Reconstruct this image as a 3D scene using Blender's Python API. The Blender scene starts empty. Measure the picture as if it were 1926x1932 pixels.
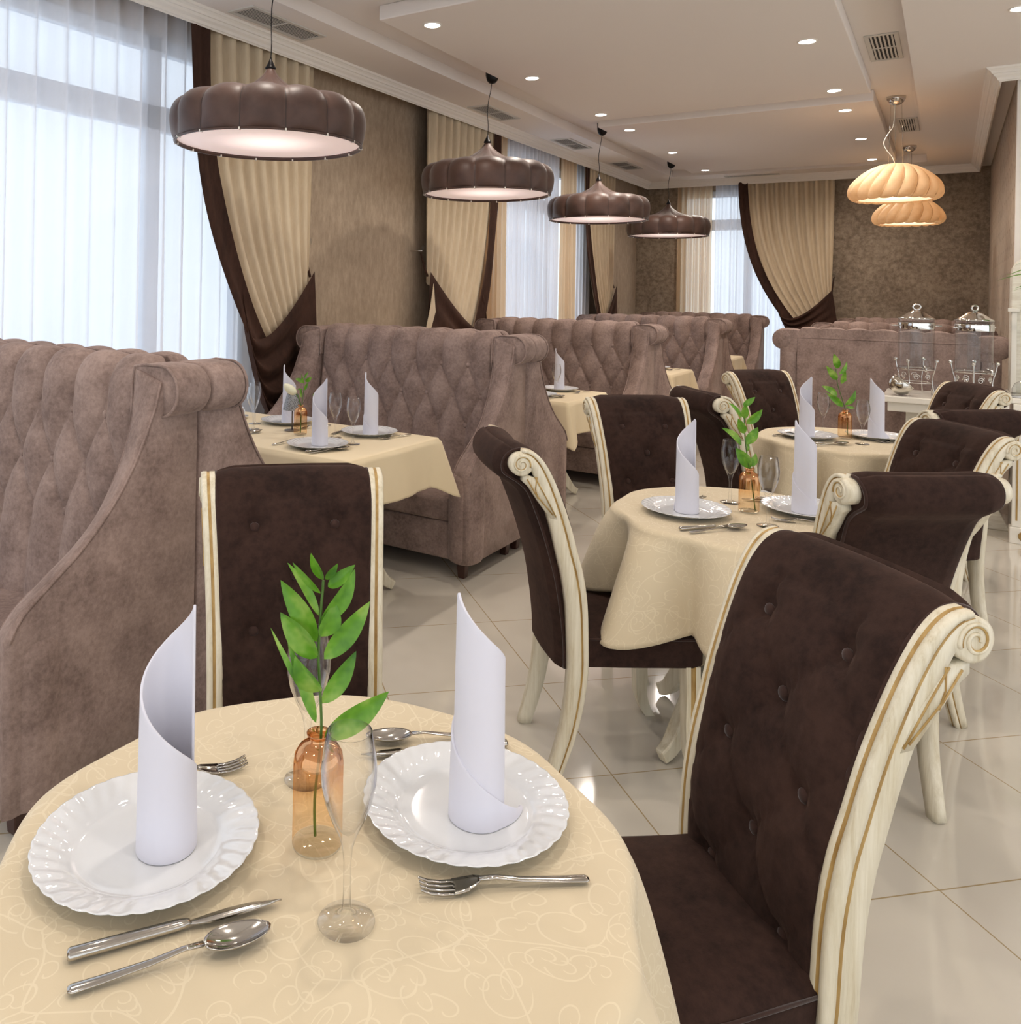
import bpy, math, random
from mathutils import Vector, Matrix
random.seed(7)
PI = math.pi
S = bpy.context.scene
COL = S.collection

# ------------------------------------------------------------------ helpers
def link(o, parent=None):
    COL.objects.link(o)
    if parent is not None:
        o.parent = parent
    return o

def mesh(name, V, F, mat, parent=None, smooth=True, midx=None):
    me = bpy.data.meshes.new(name)
    me.from_pydata([tuple(v) for v in V], [], F)
    mats = mat if isinstance(mat, (list, tuple)) else [mat]
    for m in mats:
        me.materials.append(m)
    if midx is not None:
        me.polygons.foreach_set('material_index', midx)
    if smooth:
        me.polygons.foreach_set('use_smooth', [True] * len(F))
    me.validate()
    me.update()
    return link(bpy.data.objects.new(name, me), parent)

def thing(name, label, cat, loc=(0, 0, 0), rz=0.0, group=None):
    o = bpy.data.objects.new(name, None)
    o.empty_display_size = 0.1
    COL.objects.link(o)
    o.location = loc
    o.rotation_euler = (0, 0, rz)
    return tag(o, label, cat, group)

def tag(o, label=None, cat=None, group=None):
    if label: o['label'] = label
    if cat: o['category'] = cat
    if group: o['group'] = group
    return o

def struct(o, label=None):
    o['kind'] = 'structure'
    if label: o['label'] = label
    return o

def copy_thing(src, loc, rz, label, group=None):
    c = src.copy(); COL.objects.link(c)
    c.location = loc; c.rotation_euler = (src.rotation_euler[0], src.rotation_euler[1], rz)
    c['label'] = label
    if group: c['group'] = group
    for ch in src.children:
        d = ch.copy(); COL.objects.link(d); d.parent = c
        for g in ch.children:
            e = g.copy(); COL.objects.link(e); e.parent = d
    return c

def bevel(o, w=0.004, n=2, ang=35):
    m = o.modifiers.new('bevel', 'BEVEL'); m.width = w; m.segments = n
    m.limit_method = 'ANGLE'; m.angle_limit = math.radians(ang)
    return o

def subsurf(o, n=1):
    m = o.modifiers.new('sub', 'SUBSURF'); m.levels = n; m.render_levels = n
    return o

class MB:
    def __init__(s): s.V = []; s.F = []; s.M = []
    def add(s, V, F, m=0):
        b = len(s.V); s.V += [tuple(v) for v in V]
        s.F += [tuple(i + b for i in f) for f in F]; s.M += [m] * len(F)
        return s
    def box(s, x0, x1, y0, y1, z0, z1, m=0):
        V = [(x0,y0,z0),(x1,y0,z0),(x1,y1,z0),(x0,y1,z0),(x0,y0,z1),(x1,y0,z1),(x1,y1,z1),(x0,y1,z1)]
        return s.add(V, [(3,2,1,0),(4,5,6,7),(0,1,5,4),(1,2,6,5),(2,3,7,6),(3,0,4,7)], m)
    def loft(s, rings, closed=True, cap0=True, cap1=True, m=0, mids=None):
        n = len(rings[0]); V = [v for r in rings for v in r]; b = len(s.V)
        s.V += [tuple(v) for v in V]
        for i in range(len(rings) - 1):
            for j in range(n if closed else n - 1):
                k = (j + 1) % n
                s.F.append((b+i*n+j, b+i*n+k, b+(i+1)*n+k, b+(i+1)*n+j))
                s.M.append(mids[j] if mids else m)
        if cap0: s.F.append(tuple(b + j for j in reversed(range(n)))); s.M.append(m)
        if cap1: s.F.append(tuple(b + (len(rings)-1)*n + j for j in range(n))); s.M.append(m)
        return s
    def lathe(s, prof, seg=24, c=(0,0,0), axis='z', m=0, cap0=True, cap1=True):
        rings = []
        for r, h in prof:
            ring = []
            for j in range(seg):
                a = 2*PI*j/seg; p = r*math.cos(a); q = r*math.sin(a)
                if axis == 'z': v = (c[0]+p, c[1]+q, c[2]+h)
                elif axis == 'x': v = (c[0]+h, c[1]+p, c[2]+q)
                else: v = (c[0]+q, c[1]+h, c[2]+p)
                ring.append(v)
            rings.append(ring)
        return s.loft(rings, True, cap0, cap1, m)
    def tube(s, pts, rad, seg=8, m=0, flat=None, caps=True):
        P = [Vector(p) for p in pts]; rings = []
        up = Vector((0.03, 0.02, 1))
        prev = None
        for i, p in enumerate(P):
            t = (P[min(i+1, len(P)-1)] - P[max(i-1, 0)])
            if t.length < 1e-9: t = Vector((0,0,1))
            t.normalize()
            if prev is None:
                a = up if abs(t.z) < .9 else Vector((1, 0.02, 0.01))
                n1 = t.cross(a).normalized()
            else:
                n1 = (prev - t * prev.dot(t))
                n1 = n1.normalized() if n1.length > 1e-6 else t.orthogonal().normalized()
            prev = n1; n2 = t.cross(n1)
            r = rad[i] if isinstance(rad, (list, tuple)) else rad
            rings.append([p + (n1*math.cos(2*PI*j/seg) + n2*math.sin(2*PI*j/seg)*(flat or 1))*r for j in range(seg)])
        return s.loft(rings, True, caps, caps, m)
    def ball(s, c, r, seg=16, rings=10, m=0, sc=(1,1,1)):
        R = []
        for i in range(rings + 1):
            a = PI * i / rings; rr = max(1e-4, math.sin(a)); z = -math.cos(a)
            R.append([(c[0]+r*sc[0]*rr*math.cos(2*PI*j/seg), c[1]+r*sc[1]*rr*math.sin(2*PI*j/seg), c[2]+r*sc[2]*z) for j in range(seg)])
        return s.loft(R, True, False, False, m)
    def build(s, name, mat, parent=None, smooth=True):
        return mesh(name, s.V, s.F, mat, parent, smooth, s.M)

def grid(name, nu, nv, fn, mat, parent=None, closed_u=False, smooth=True):
    V = [fn(i/(nu if closed_u else nu-1), j/(nv-1)) for j in range(nv) for i in range(nu)]
    F = []
    for j in range(nv-1):
        for i in range(nu if closed_u else nu-1):
            k = (i+1) % nu
            F.append((j*nu+i, j*nu+k, (j+1)*nu+k, (j+1)*nu+i))
    return mesh(name, V, F, mat, parent, smooth)

def interp(pts, t):
    """piecewise linear: pts = [(t, ...values)]"""
    if t <= pts[0][0]: return pts[0][1:]
    for a, b in zip(pts, pts[1:]):
        if t <= b[0]:
            k = (t-a[0])/(b[0]-a[0]); return tuple(x+(y-x)*k for x, y in zip(a[1:], b[1:]))
    return pts[-1][1:]

def smooth_path(pts, n):
    """Catmull-Rom through pts"""
    P = [Vector(p) for p in pts]; out = []
    m = len(P) - 1
    for i in range(n):
        t = i/(n-1)*m; k = min(int(t), m-1); u = t-k
        p0 = P[max(k-1,0)]; p1 = P[k]; p2 = P[k+1]; p3 = P[min(k+2,m)]
        out.append(0.5*((2*p1)+(p2-p0)*u+(2*p0-5*p1+4*p2-p3)*u*u+(3*p1-p0-3*p2+p3)*u*u*u))
    return out

# ------------------------------------------------------------------ materials
def lin(c):
    return tuple(((x/255)/12.92 if x/255 <= .04045 else ((x/255+.055)/1.055)**2.4) for x in c) + (1,)

class NT:
    def __init__(s, name):
        s.m = bpy.data.materials.new(name); s.m.use_nodes = True
        s.t = s.m.node_tree; s.n = s.t.nodes; s.l = s.t.links
        s.b = s.n['Principled BSDF']; s.out = s.n['Material Output']
    def node(s, typ, **k):
        n = s.n.new(typ)
        for a, v in k.items():
            if a in n.inputs.keys() if isinstance(a, str) and a[0].isupper() else False: n.inputs[a].default_value = v
            else: setattr(n, a, v)
        return n
    def coord(s, scale=(1,1,1), rot=(0,0,0), kind='Object', loc=(0,0,0)):
        tc = s.n.new('ShaderNodeTexCoord'); mp = s.n.new('ShaderNodeMapping')
        mp.inputs['Scale'].default_value = scale; mp.inputs['Rotation'].default_value = rot
        mp.inputs['Location'].default_value = loc
        s.l.new(tc.outputs[kind], mp.inputs['Vector']); return mp.outputs[0]
    def noise(s, vec, scale, detail=4, rough=.6, dist=0):
        n = s.n.new('ShaderNodeTexNoise'); n.inputs['Scale'].default_value = scale
        n.inputs['Detail'].default_value = detail; n.inputs['Roughness'].default_value = rough
        n.inputs['Distortion'].default_value = dist
        s.l.new(vec, n.inputs['Vector']); return n.outputs['Fac']
    def ramp(s, fac, stops):
        r = s.n.new('ShaderNodeValToRGB'); e = r.color_ramp.elements
        while len(e) < len(stops): e.new(.5)
        for x, (p, c) in zip(e, stops): x.position = p; x.color = c
        s.l.new(fac, r.inputs[0]); return r.outputs[0]
    def mix(s, f, a, b, mode='MIX'):
        n = s.n.new('ShaderNodeMix'); n.data_type = 'RGBA'; n.blend_type = mode
        for i, v in ((0, f), (6, a), (7, b)):
            if hasattr(v, 'is_linked') or hasattr(v, 'links'): s.l.new(v, n.inputs[i])
            else: n.inputs[i].default_value = v
        return n.outputs[2]
    def math(s, op, a, b=0.0):
        n = s.n.new('ShaderNodeMath'); n.operation = op
        for i, v in ((0, a), (1, b)):
            if hasattr(v, 'links'): s.l.new(v, n.inputs[i])
            else: n.inputs[i].default_value = v
        return n.outputs[0]
    def bump(s, h, strength=.3, dist=.002):
        b = s.n.new('ShaderNodeBump'); b.inputs['Strength'].default_value = strength
        b.inputs['Distance'].default_value = dist
        s.l.new(h, b.inputs['Height']); s.l.new(b.outputs[0], s.b.inputs['Normal'])
    def col(s, c):
        if hasattr(c, 'links'): s.l.new(c, s.b.inputs['Base Color'])
        else: s.b.inputs['Base Color'].default_value = c
    def set(s, **k):
        nm = dict(rough='Roughness', metal='Metallic', spec='Specular IOR Level', sheen='Sheen Weight', sheenr='Sheen Roughness', coat='Coat Weight', coatr='Coat Roughness', trans='Transmission Weight', ior='IOR', sub='Subsurface Weight', emis='Emission Strength', alpha='Alpha')
        for a, v in k.items():
            if hasattr(v, 'links'): s.l.new(v, s.b.inputs[nm[a]])
            else: s.b.inputs[nm[a]].default_value = v

def plain(name, c, **k):
    m = NT(name); m.col(lin(c)); m.set(**k); return m.m

def fabric(name, a, b, scale=6, sheen=.5, fine=260, bs=.25, stretch=(1,1,1), rough=.9, tint=None):
    m = NT(name); v = m.coord(stretch)
    n1 = m.noise(v, scale, 6, .65); n2 = m.noise(v, scale*9, 4, .7)
    f = m.math('ADD', m.math('MULTIPLY', n1, .6), m.math('MULTIPLY', n2, .4))
    m.col(m.ramp(f, [(.375, lin(a)), (.625, lin(b))]))
    m.set(rough=rough, sheen=sheen, sheenr=.4, spec=.2)
    if tint: m.b.inputs['Sheen Tint'].default_value = lin(tint)
    m.bump(m.noise(m.coord(), fine, 2, .5), bs, .001)
    return m.m

M = {}
M['sofa'] = fabric('sofa_velvet', (118,99,92), (163,141,132), 7, .25, 300, .3, tint=(220,200,190))
M['suede'] = fabric('brown_suede', (34,21,17), (60,41,34), 5, .13, 420, .25, tint=(190,150,130))
M['suede_button'] = fabric('brown_button', (50,34,29), (66,46,40), 9, .3, 420, .2)
M['velvet'] = fabric('brown_velvet_drape', (44,27,20), (72,48,38), 5, .25, 200, .1, (1,1,.3), .8, tint=(190,150,130))
M['beige'] = fabric('beige_drape', (196,176,148), (216,198,170), 3, .2, 260, .12, (1,1,.2))
M['darkleg'] = plain('dark_wood_leg', (62,34,24), rough=.35)

def mat_wood():
    m = NT('antique_white_wood'); v = m.coord((14,14,.9))
    n = m.noise(v, 3.0, 8, .75, .25)
    c = m.ramp(n, [(.30, lin((186,170,138))), (.44, lin((212,203,180))), (.60, lin((228,221,202)))])
    n2 = m.noise(m.coord(), 4, 3, .6)
    c = m.mix(m.math('MULTIPLY', n2, .22), c, lin((206,186,142)))
    m.col(c); m.set(rough=.36, coat=.15, spec=.4); m.bump(n, .12, .001); return m.m
M['wood'] = mat_wood()
def mat_gold():
    m = NT('gold_patina_groove'); m.col(m.ramp(m.noise(m.coord((4,4,1)), 12, 4), [(.3, lin((150,116,62))), (.7, lin((196,164,104)))]))
    m.set(rough=.45, spec=.4); return m.m
M['gold'] = mat_gold()

def mat_cloth(name, a, b, vine=True, scale=1.0):
    m = NT(name); v = m.coord(kind='Object')
    base = m.mix(m.noise(v, 3, 3), lin(a), lin(b))
    if vine:
        uv = m.coord(kind='UV')
        nz = m.n.new('ShaderNodeTexNoise'); nz.inputs['Scale'].default_value = 6; nz.inputs['Detail'].default_value = 1
        m.l.new(uv, nz.inputs['Vector'])
        wp = m.n.new('ShaderNodeVectorMath'); wp.operation = 'MULTIPLY_ADD'
        m.l.new(nz.outputs['Color'], wp.inputs[0]); wp.inputs[1].default_value = (.10,)*3; m.l.new(uv, wp.inputs[2])
        lines = None
        for sc, w, tn in ((13.0, .085, 1.7), (24.0, .11, 1.3)):
            vo = m.n.new('ShaderNodeTexVoronoi'); vo.voronoi_dimensions = '2D'; vo.inputs['Scale'].default_value = sc
            m.l.new(wp.outputs[0], vo.inputs['Vector'])
            df = m.n.new('ShaderNodeVectorMath'); df.operation = 'SUBTRACT'
            m.l.new(wp.outputs[0], df.inputs[0]); m.l.new(vo.outputs['Position'], df.inputs[1])
            sp = m.n.new('ShaderNodeSeparateXYZ'); m.l.new(df.outputs[0], sp.inputs[0])
            ang = m.math('DIVIDE', m.math('ARCTAN2', sp.outputs[1], sp.outputs[0]), 2*PI)
            d = m.math('MULTIPLY', vo.outputs['Distance'], tn*2)
            fr = m.math('FRACT', m.math('SUBTRACT', d, ang))
            l = m.math('LESS_THAN', m.math('ABSOLUTE', m.math('SUBTRACT', fr, .5)), w*.55)
            l = m.math('MULTIPLY', l, m.math('LESS_THAN', vo.outputs['Distance'], .46))
            l = m.math('MULTIPLY', l, m.math('GREATER_THAN', vo.outputs['Distance'], .07))
            lines = l if lines is None else m.math('MAXIMUM', lines, l)
        ve = m.n.new('ShaderNodeTexVoronoi'); ve.voronoi_dimensions = '2D'; ve.feature = 'DISTANCE_TO_EDGE'; ve.inputs['Scale'].default_value = 7
        m.l.new(wp.outputs[0], ve.inputs['Vector'])
        lines = m.math('MAXIMUM', lines, m.math('LESS_THAN', ve.outputs['Distance'], .009))
        vine_tone = m.mix(.55, base, lin((246,234,206)))  # paler tone of the woven scroll lines
        base = m.mix(m.math('MULTIPLY', lines, .45), base, vine_tone)
        m.set(rough=m.math('SUBTRACT', .72, m.math('MULTIPLY', lines, .32)))
        m.bump(m.math('ADD', m.math('MULTIPLY', lines, .5), m.noise(v, 500, 1)), .15, .0006)
    else:
        m.set(rough=.75); m.bump(m.noise(v, 500, 1), .15, .0006)
    m.col(base); m.set(sheen=.15, spec=.3)
    return m.m
M['cloth'] = mat_cloth('ivory_damask_cloth', (208,191,160), (220,205,176), True, 1.5)
M['cloth2'] = mat_cloth('ivory_booth_cloth', (222,203,166), (234,217,184), False)
M['napkin'] = plain('white_linen', (216,215,226), rough=.85, sheen=.2, spec=.2)
M['china'] = plain('white_china', (222,224,227), rough=.06, coat=.5, spec=.55)
M['steel'] = plain('polished_steel', (188,184,178), rough=.12, metal=1)
M['chrome'] = plain('chrome', (215,212,208), rough=.06, metal=1)
M['silver'] = plain('hammered_silver', (205,200,190), rough=.14, metal=1)

def mat_glass(name, c=(255,255,255), rough=0.0, thin=.0):
    m = NT(name); t = m.t
    g = m.n.new('ShaderNodeBsdfGlass'); g.inputs['IOR'].default_value = 1.45; g.inputs['Roughness'].default_value = rough
    g.inputs['Color'].default_value = lin(c)
    tr = m.n.new('ShaderNodeBsdfTransparent'); tr.inputs['Color'].default_value = lin(c)
    mx = m.n.new('ShaderNodeMixShader'); mx.inputs[0].default_value = 1-thin
    m.l.new(tr.outputs[0], mx.inputs[1]); m.l.new(g.outputs[0], mx.inputs[2]); m.l.new(mx.outputs[0], m.out.inputs[0])
    return m.m

def mat_thin(name, tint=(249,251,252), edge=.8, base=.02, gl=.05):
    """thin-walled glass: see-through, reflective at grazing angles"""
    m = NT(name)
    tr = m.n.new('ShaderNodeBsdfTransparent'); tr.inputs['Color'].default_value = lin(tint)
    gs = m.n.new('ShaderNodeBsdfGlossy'); gs.inputs['Roughness'].default_value = gl
    lw = m.n.new('ShaderNodeLayerWeight'); lw.inputs['Blend'].default_value = .5
    f = m.math('ADD', m.math('MULTIPLY', m.math('POWER', lw.outputs['Facing'], 3.4), edge), base)
    mx = m.n.new('ShaderNodeMixShader')
    m.l.new(f, mx.inputs[0]); m.l.new(tr.outputs[0], mx.inputs[1]); m.l.new(gs.outputs[0], mx.inputs[2]); m.l.new(mx.outputs[0], m.out.inputs[0])
    return m.m
M['thin'] = mat_thin('thin_clear_wall')
M['glass'] = mat_thin('clear_glass', (254,254,254), 1.6, .025, .0)
M['pane'] = mat_thin('window_pane', (240,245,250), .2, .01, .0)

def mat_amber():
    m = NT('copper_amber_glass'); v = m.coord()
    sep = m.n.new('ShaderNodeSeparateXYZ'); m.l.new(v, sep.inputs[0])
    mr = m.n.new('ShaderNodeMapRange'); m.l.new(sep.outputs[2], mr.inputs[0])
    mr.inputs[1].default_value = .04; mr.inputs[2].default_value = .135
    c = m.ramp(mr.outputs[0], [(0, lin((255,245,230))), (.5, lin((251,226,192))), (1, lin((200,140,96)))])
    tr = m.n.new('ShaderNodeBsdfTransparent'); m.l.new(c, tr.inputs['Color'])
    gs = m.n.new('ShaderNodeBsdfGlossy'); gs.inputs['Roughness'].default_value = .06; gs.inputs['Color'].default_value = lin((240,190,140))
    f = m.ramp(mr.outputs[0], [(0, (.02,)*3+(1,)), (.55, (.10,)*3+(1,)), (1, (.55,)*3+(1,))])
    lw = m.n.new('ShaderNodeLayerWeight'); lw.inputs['Blend'].default_value = .3
    f2 = m.math('ADD', f, m.math('MULTIPLY', lw.outputs['Facing'], .3))
    mx = m.n.new('ShaderNodeMixShader'); m.l.new(f2, mx.inputs[0]); m.l.new(tr.outputs[0], mx.inputs[1]); m.l.new(gs.outputs[0], mx.inputs[2])
    m.l.new(mx.outputs[0], m.out.inputs[0]); return m.m
M['amber'] = mat_amber()

def mat_leaf():
    m = NT('glossy_leaf'); v = m.coord()
    c = m.ramp(m.noise(v, 18, 3), [(.3, lin((58,112,24))), (.5, lin((100,156,40))), (.72, lin((168,196,98)))])
    m.col(c); m.set(rough=.35, spec=.5, sub=.0)
    m.b.inputs['Transmission Weight'].default_value = 0
    tl = m.n.new('ShaderNodeBsdfTranslucent'); m.l.new(c, tl.inputs[0])
    mx = m.n.new('ShaderNodeMixShader'); mx.inputs[0].default_value = .3
    m.l.new(m.b.outputs[0], mx.inputs[1]); m.l.new(tl.outputs[0], mx.inputs[2]); m.l.new(mx.outputs[0], m.out.inputs[0])
    return m.m
M['leaf'] = mat_leaf()
M['stem'] = plain('green_stem', (70,104,34), rough=.5)

def mat_sheer(name, c, trn):
    m = NT(name)
    tl = m.n.new('ShaderNodeBsdfTranslucent'); tl.inputs[0].default_value = lin(c)
    df = m.n.new('ShaderNodeBsdfDiffuse'); df.inputs[0].default_value = lin(c)
    tr = m.n.new('ShaderNodeBsdfTransparent'); tr.inputs[0].default_value = (1,1,1,1)
    a = m.n.new('ShaderNodeMixShader'); a.inputs[0].default_value = .35
    b = m.n.new('ShaderNodeMixShader')
    lw = m.n.new('ShaderNodeLayerWeight'); lw.inputs['Blend'].default_value = .5
    m.l.new(m.math('MULTIPLY', m.math('SUBTRACT', 1.0, lw.outputs['Facing']), trn), b.inputs[0])
    m.l.new(tl.outputs[0], a.inputs[1]); m.l.new(df.outputs[0], a.inputs[2])
    m.l.new(a.outputs[0], b.inputs[1]); m.l.new(tr.outputs[0], b.inputs[2]); m.l.new(b.outputs[0], m.out.inputs[0])
    return m.m
M['sheer'] = mat_sheer('white_sheer', (246,245,248), .42)
M['sheer2'] = mat_sheer('cream_sheer', (234,210,178), .12)

def mat_tile():
    m = NT('polished_cream_tile')
    v = m.coord(rot=(0,0,math.radians(45)), loc=(.0,.0,0))
    br = m.n.new('ShaderNodeTexBrick'); br.offset = 0; br.squash = 1
    br.inputs['Scale'].default_value = 1; br.inputs['Brick Width'].default_value = .6; br.inputs['Row Height'].default_value = .6
    br.inputs['Mortar Size'].default_value = .0022; br.inputs['Mortar Smooth'].default_value = .1
    m.l.new(v, br.inputs['Vector'])
    c0 = m.ramp(m.noise(m.coord(), 1.3, 3), [(.3, lin((202,194,180))), (.7, lin((216,209,196)))])
    m.l.new(c0, br.inputs['Color1']); m.l.new(c0, br.inputs['Color2']); br.inputs['Mortar'].default_value = lin((168,148,112))
    m.col(br.outputs['Color'])
    m.set(rough=.09, spec=.55, coat=.25, coatr=.03)
    m.bump(m.math('SUBTRACT', 1.0, br.outputs['Fac']), .1, .001)
    return m.m, v
M['tile'], _ = mat_tile()

def mat_wall(name, a, b, kind):
    m = NT(name)
    if kind == 'streak':
        v = m.coord((1,1,.35)); n = m.noise(v, 22, 8, .8); n2 = m.noise(m.coord(), 1.2, 3)
        f = m.math('ADD', m.math('MULTIPLY', n, .7), m.math('MULTIPLY', n2, .3))
        m.col(m.ramp(f, [(.38, lin(a)), (.62, lin(b))])); m.bump(m.noise(m.coord((3,3,1)), 120, 3), .3, .001)
    else:
        v = m.coord()
        n = m.noise(v, 16, 8, .75); n2 = m.noise(v, 2.5, 3)
        f = m.math('ADD', m.math('MULTIPLY', n, .75), m.math('MULTIPLY', n2, .25))
        c = m.ramp(f, [(.42, lin(a)), (.60, lin(b))])
        if kind == 'rings':
            vo = m.n.new('ShaderNodeTexVoronoi'); vo.inputs['Scale'].default_value = 1.7; vo.inputs['Randomness'].default_value = .25
            m.l.new(v, vo.inputs['Vector'])
            d = m.math('ABSOLUTE', m.math('SUBTRACT', vo.outputs['Distance'], .42))
            c = m.mix(m.math('MULTIPLY', m.math('LESS_THAN', d, .02), .22), c, lin((90,74,58)))
        if kind == 'damask':
            sep = m.n.new('ShaderNodeSeparateXYZ'); m.l.new(v, sep.inputs[0])
            w1 = m.math('SINE', m.math('MULTIPLY', sep.outputs[1], 2*PI/.28))
            w2 = m.math('SINE', m.math('MULTIPLY', sep.outputs[2], 2*PI/.42))
            p = m.math('ABSOLUTE', m.math('ADD', m.math('MULTIPLY', w1, .6), w2))
            c = m.mix(m.math('MULTIPLY', m.math('LESS_THAN', p, .10), .55), c, lin((96,72,52)))
        m.col(c); m.bump(m.noise(v, 90, 3), .25, .001)
    m.set(rough=.7, spec=.25, sheen=.1); return m.m
M['wall_l'] = mat_wall('taupe_streaked_wallpaper', (148,129,109), (182,162,139), 'streak')
M['wall_b'] = mat_wall('mottled_brown_wallpaper', (124,108,91), (168,151,131), 'rings')
M['wall_r'] = mat_wall('beige_damask_wallpaper', (158,138,118), (180,162,142), 'damask')
M['ceil'] = plain('warm_white_plaster', (240,231,224), rough=.8, spec=.2)
M['cornice'] = plain('white_cornice', (240,233,224), rough=.55)
M['frame'] = plain('window_frame_paint', (214,220,230), rough=.5)
M['white'] = plain('white_lacquer', (232,226,214), rough=.25, coat=.3)
M['black'] = plain('black_metal', (26,24,24), rough=.35, metal=.6)
M['vent'] = plain('vent_frame', (206,200,192), rough=.5)
M['ventdark'] = plain('vent_duct_shade', (40,38,38), rough=.8)
M['grayshade'] = None

def mat_lampshade(name, a, b, sheen, bump=True, trans=0.0, rough=.50, NP=14, tw=0.0, seam=(30,18,14)):
    m = NT(name); v = m.coord()
    c = m.ramp(m.noise(v, 5, 5, .6), [(.35, lin(a)), (.65, lin(b))])
    sp = m.n.new('ShaderNodeSeparateXYZ'); m.l.new(v, sp.inputs[0])
    ang = m.math('ARCTAN2', sp.outputs[1], sp.outputs[0])
    if tw: ang = m.math('SUBTRACT', ang, m.math('ADD', m.math('MULTIPLY', sp.outputs[2], tw*2.05), tw*.18))
    k = m.math('ABSOLUTE', m.math('COSINE', m.math('MULTIPLY', ang, NP/2)))
    c = m.mix(m.math('MULTIPLY', m.math('LESS_THAN', k, .035), .75), c, lin(seam)); m.col(c)
    m.set(rough=rough, spec=.4, sheen=sheen); m.bump(m.noise(v, 260, 2), .35, .001)
    if trans:
        tl = m.n.new('ShaderNodeBsdfTranslucent'); m.l.new(c, tl.inputs[0])
        mx = m.n.new('ShaderNodeMixShader'); mx.inputs[0].default_value = trans
        m.l.new(m.b.outputs[0], mx.inputs[1]); m.l.new(tl.outputs[0], mx.inputs[2]); m.l.new(mx.outputs[0], m.out.inputs[0])
    return m.m
M['shade'] = mat_lampshade('brown_silk_shade', (64,42,34), (86,61,51), .2)
M['shade_beige'] = mat_lampshade('beige_silk_shade', (218,190,150), (236,214,178), .1, True, .35, .7, 18, .55, (150,112,70))

def emis(name, c, s):
    m = NT(name); m.col(lin(c)); m.b.inputs['Emission Color'].default_value = lin(c); m.set(emis=s, rough=.6); return m.m
M['diffuser'] = emis('lit_diffuser', (240,218,210), .66)
M['diffuser_warm'] = emis('lit_warm_diffuser', (255,216,180), .9)
def mat_glow(name, c, s0, s1, R_):
    m = NT(name); m.col(lin(c)); m.b.inputs['Emission Color'].default_value = lin(c)
    g = m.n.new('ShaderNodeVectorMath'); g.operation = 'LENGTH'; m.l.new(m.coord((1,1,0)), g.inputs[0])
    mr = m.n.new('ShaderNodeMapRange'); mr.interpolation_type = 'SMOOTHSTEP'; m.l.new(g.outputs['Value'], mr.inputs[0])
    mr.inputs[1].default_value = 0; mr.inputs[2].default_value = R_; mr.inputs[3].default_value = s0; mr.inputs[4].default_value = s1
    m.set(emis=mr.outputs[0], rough=.5); return m.m
M['diffuser'] = mat_glow('lit_diffuser', (240,216,208), 1.05, .36, .36)
M['spot'] = emis('lit_spot_lens', (255,246,236), 30)

def mat_perf():
    m = NT('perforated_grey_metal'); v = m.coord()
    vo = m.n.new('ShaderNodeTexVoronoi'); vo.inputs['Scale'].default_value = 190; m.l.new(v, vo.inputs['Vector'])
    c = m.ramp(vo.outputs['Distance'], [(.3, lin((60,58,58))), (.45, lin((150,150,152)))])
    m.col(c); m.set(rough=.4, metal=.5); return m.m
M['perf'] = mat_perf()
M['greymetal'] = plain('grey_metal', (120,112,106), rough=.4, metal=.5)
M['tulip'] = plain('ivory_petal', (236,234,206), rough=.5, spec=.3)
M['copper'] = plain('copper_metal', (200,140,100), rough=.2, metal=1)

def mat_grain():
    m = NT('white_grained_panel'); v = m.coord((1,1,6))
    n = m.noise(v, 6, 5, .6, 1.2)
    m.col(m.ramp(n, [(.35, lin((214,206,190))), (.6, lin((230,225,212)))])); m.set(rough=.4); return m.m
M['grain'] = mat_grain()

# ------------------------------------------------------------------ room shell
XL, YB, XR, YJ = -3.86, 12.25, .38, 7.30      # left wall, back wall, right wall, jog
Y0 = -3.0                                      # the hall runs on behind the camera, its end left open for sky fill
ZS, ZR = 3.12, 3.21                            # soffit level, recess level

def boxobj(name, boxes, mat, bv=0.0, parent=None, smooth=False):
    mb = MB()
    for b in boxes: mb.box(*b)
    o = mb.build(name, mat, parent, smooth)
    if bv: bevel(o, bv, 2)
    return o

struct(boxobj('floor', [(-4.0, 5.0, Y0, 12.4, -.06, 0)], M['tile']))
# left wall with two window openings
W1 = (-.6, 4.05); W2 = (7.5, 10.0); WZ = (.25, 2.98)
lw = []
yy = [Y0, W1[0], W1[1], W2[0], W2[1], 12.4]
lw += [(XL-.14, XL, yy[0], yy[1], 0, 3.3), (XL-.14, XL, yy[2], yy[3], 0, 3.3), (XL-.14, XL, yy[4], yy[5], 0, 3.3)]
for a, b in (W1, W2):
    lw += [(XL-.14, XL, a, b, 0, WZ[0]), (XL-.14, XL, a, b, WZ[1], 3.3)]
struct(boxobj('wall_left', lw, M['wall_l']))
WB = (-3.25, -1.45)
struct(boxobj('wall_back', [(XL-.14, WB[0], YB, YB+.14, 0, 3.3), (WB[1], XR+.1, YB, YB+.14, 0, 3.3),
                            (WB[0], WB[1], YB, YB+.14, 0, WZ[0]), (WB[0], WB[1], YB, YB+.14, WZ[1], 3.3)], M['wall_b']))
struct(boxobj('wall_right', [(XR, XR+.14, YJ, YB+.14, 0, 3.3)], M['wall_r']))
struct(boxobj('wall_jog', [(XR+.14, 5.0, YJ, YJ+.14, 0, 3.3)], M['wall_r']))
struct(boxobj('trim_1', [(XR-.012, XR+.15, YJ-.035, YJ+.012, 0, 3.05)], M['cornice'], .003))

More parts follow.
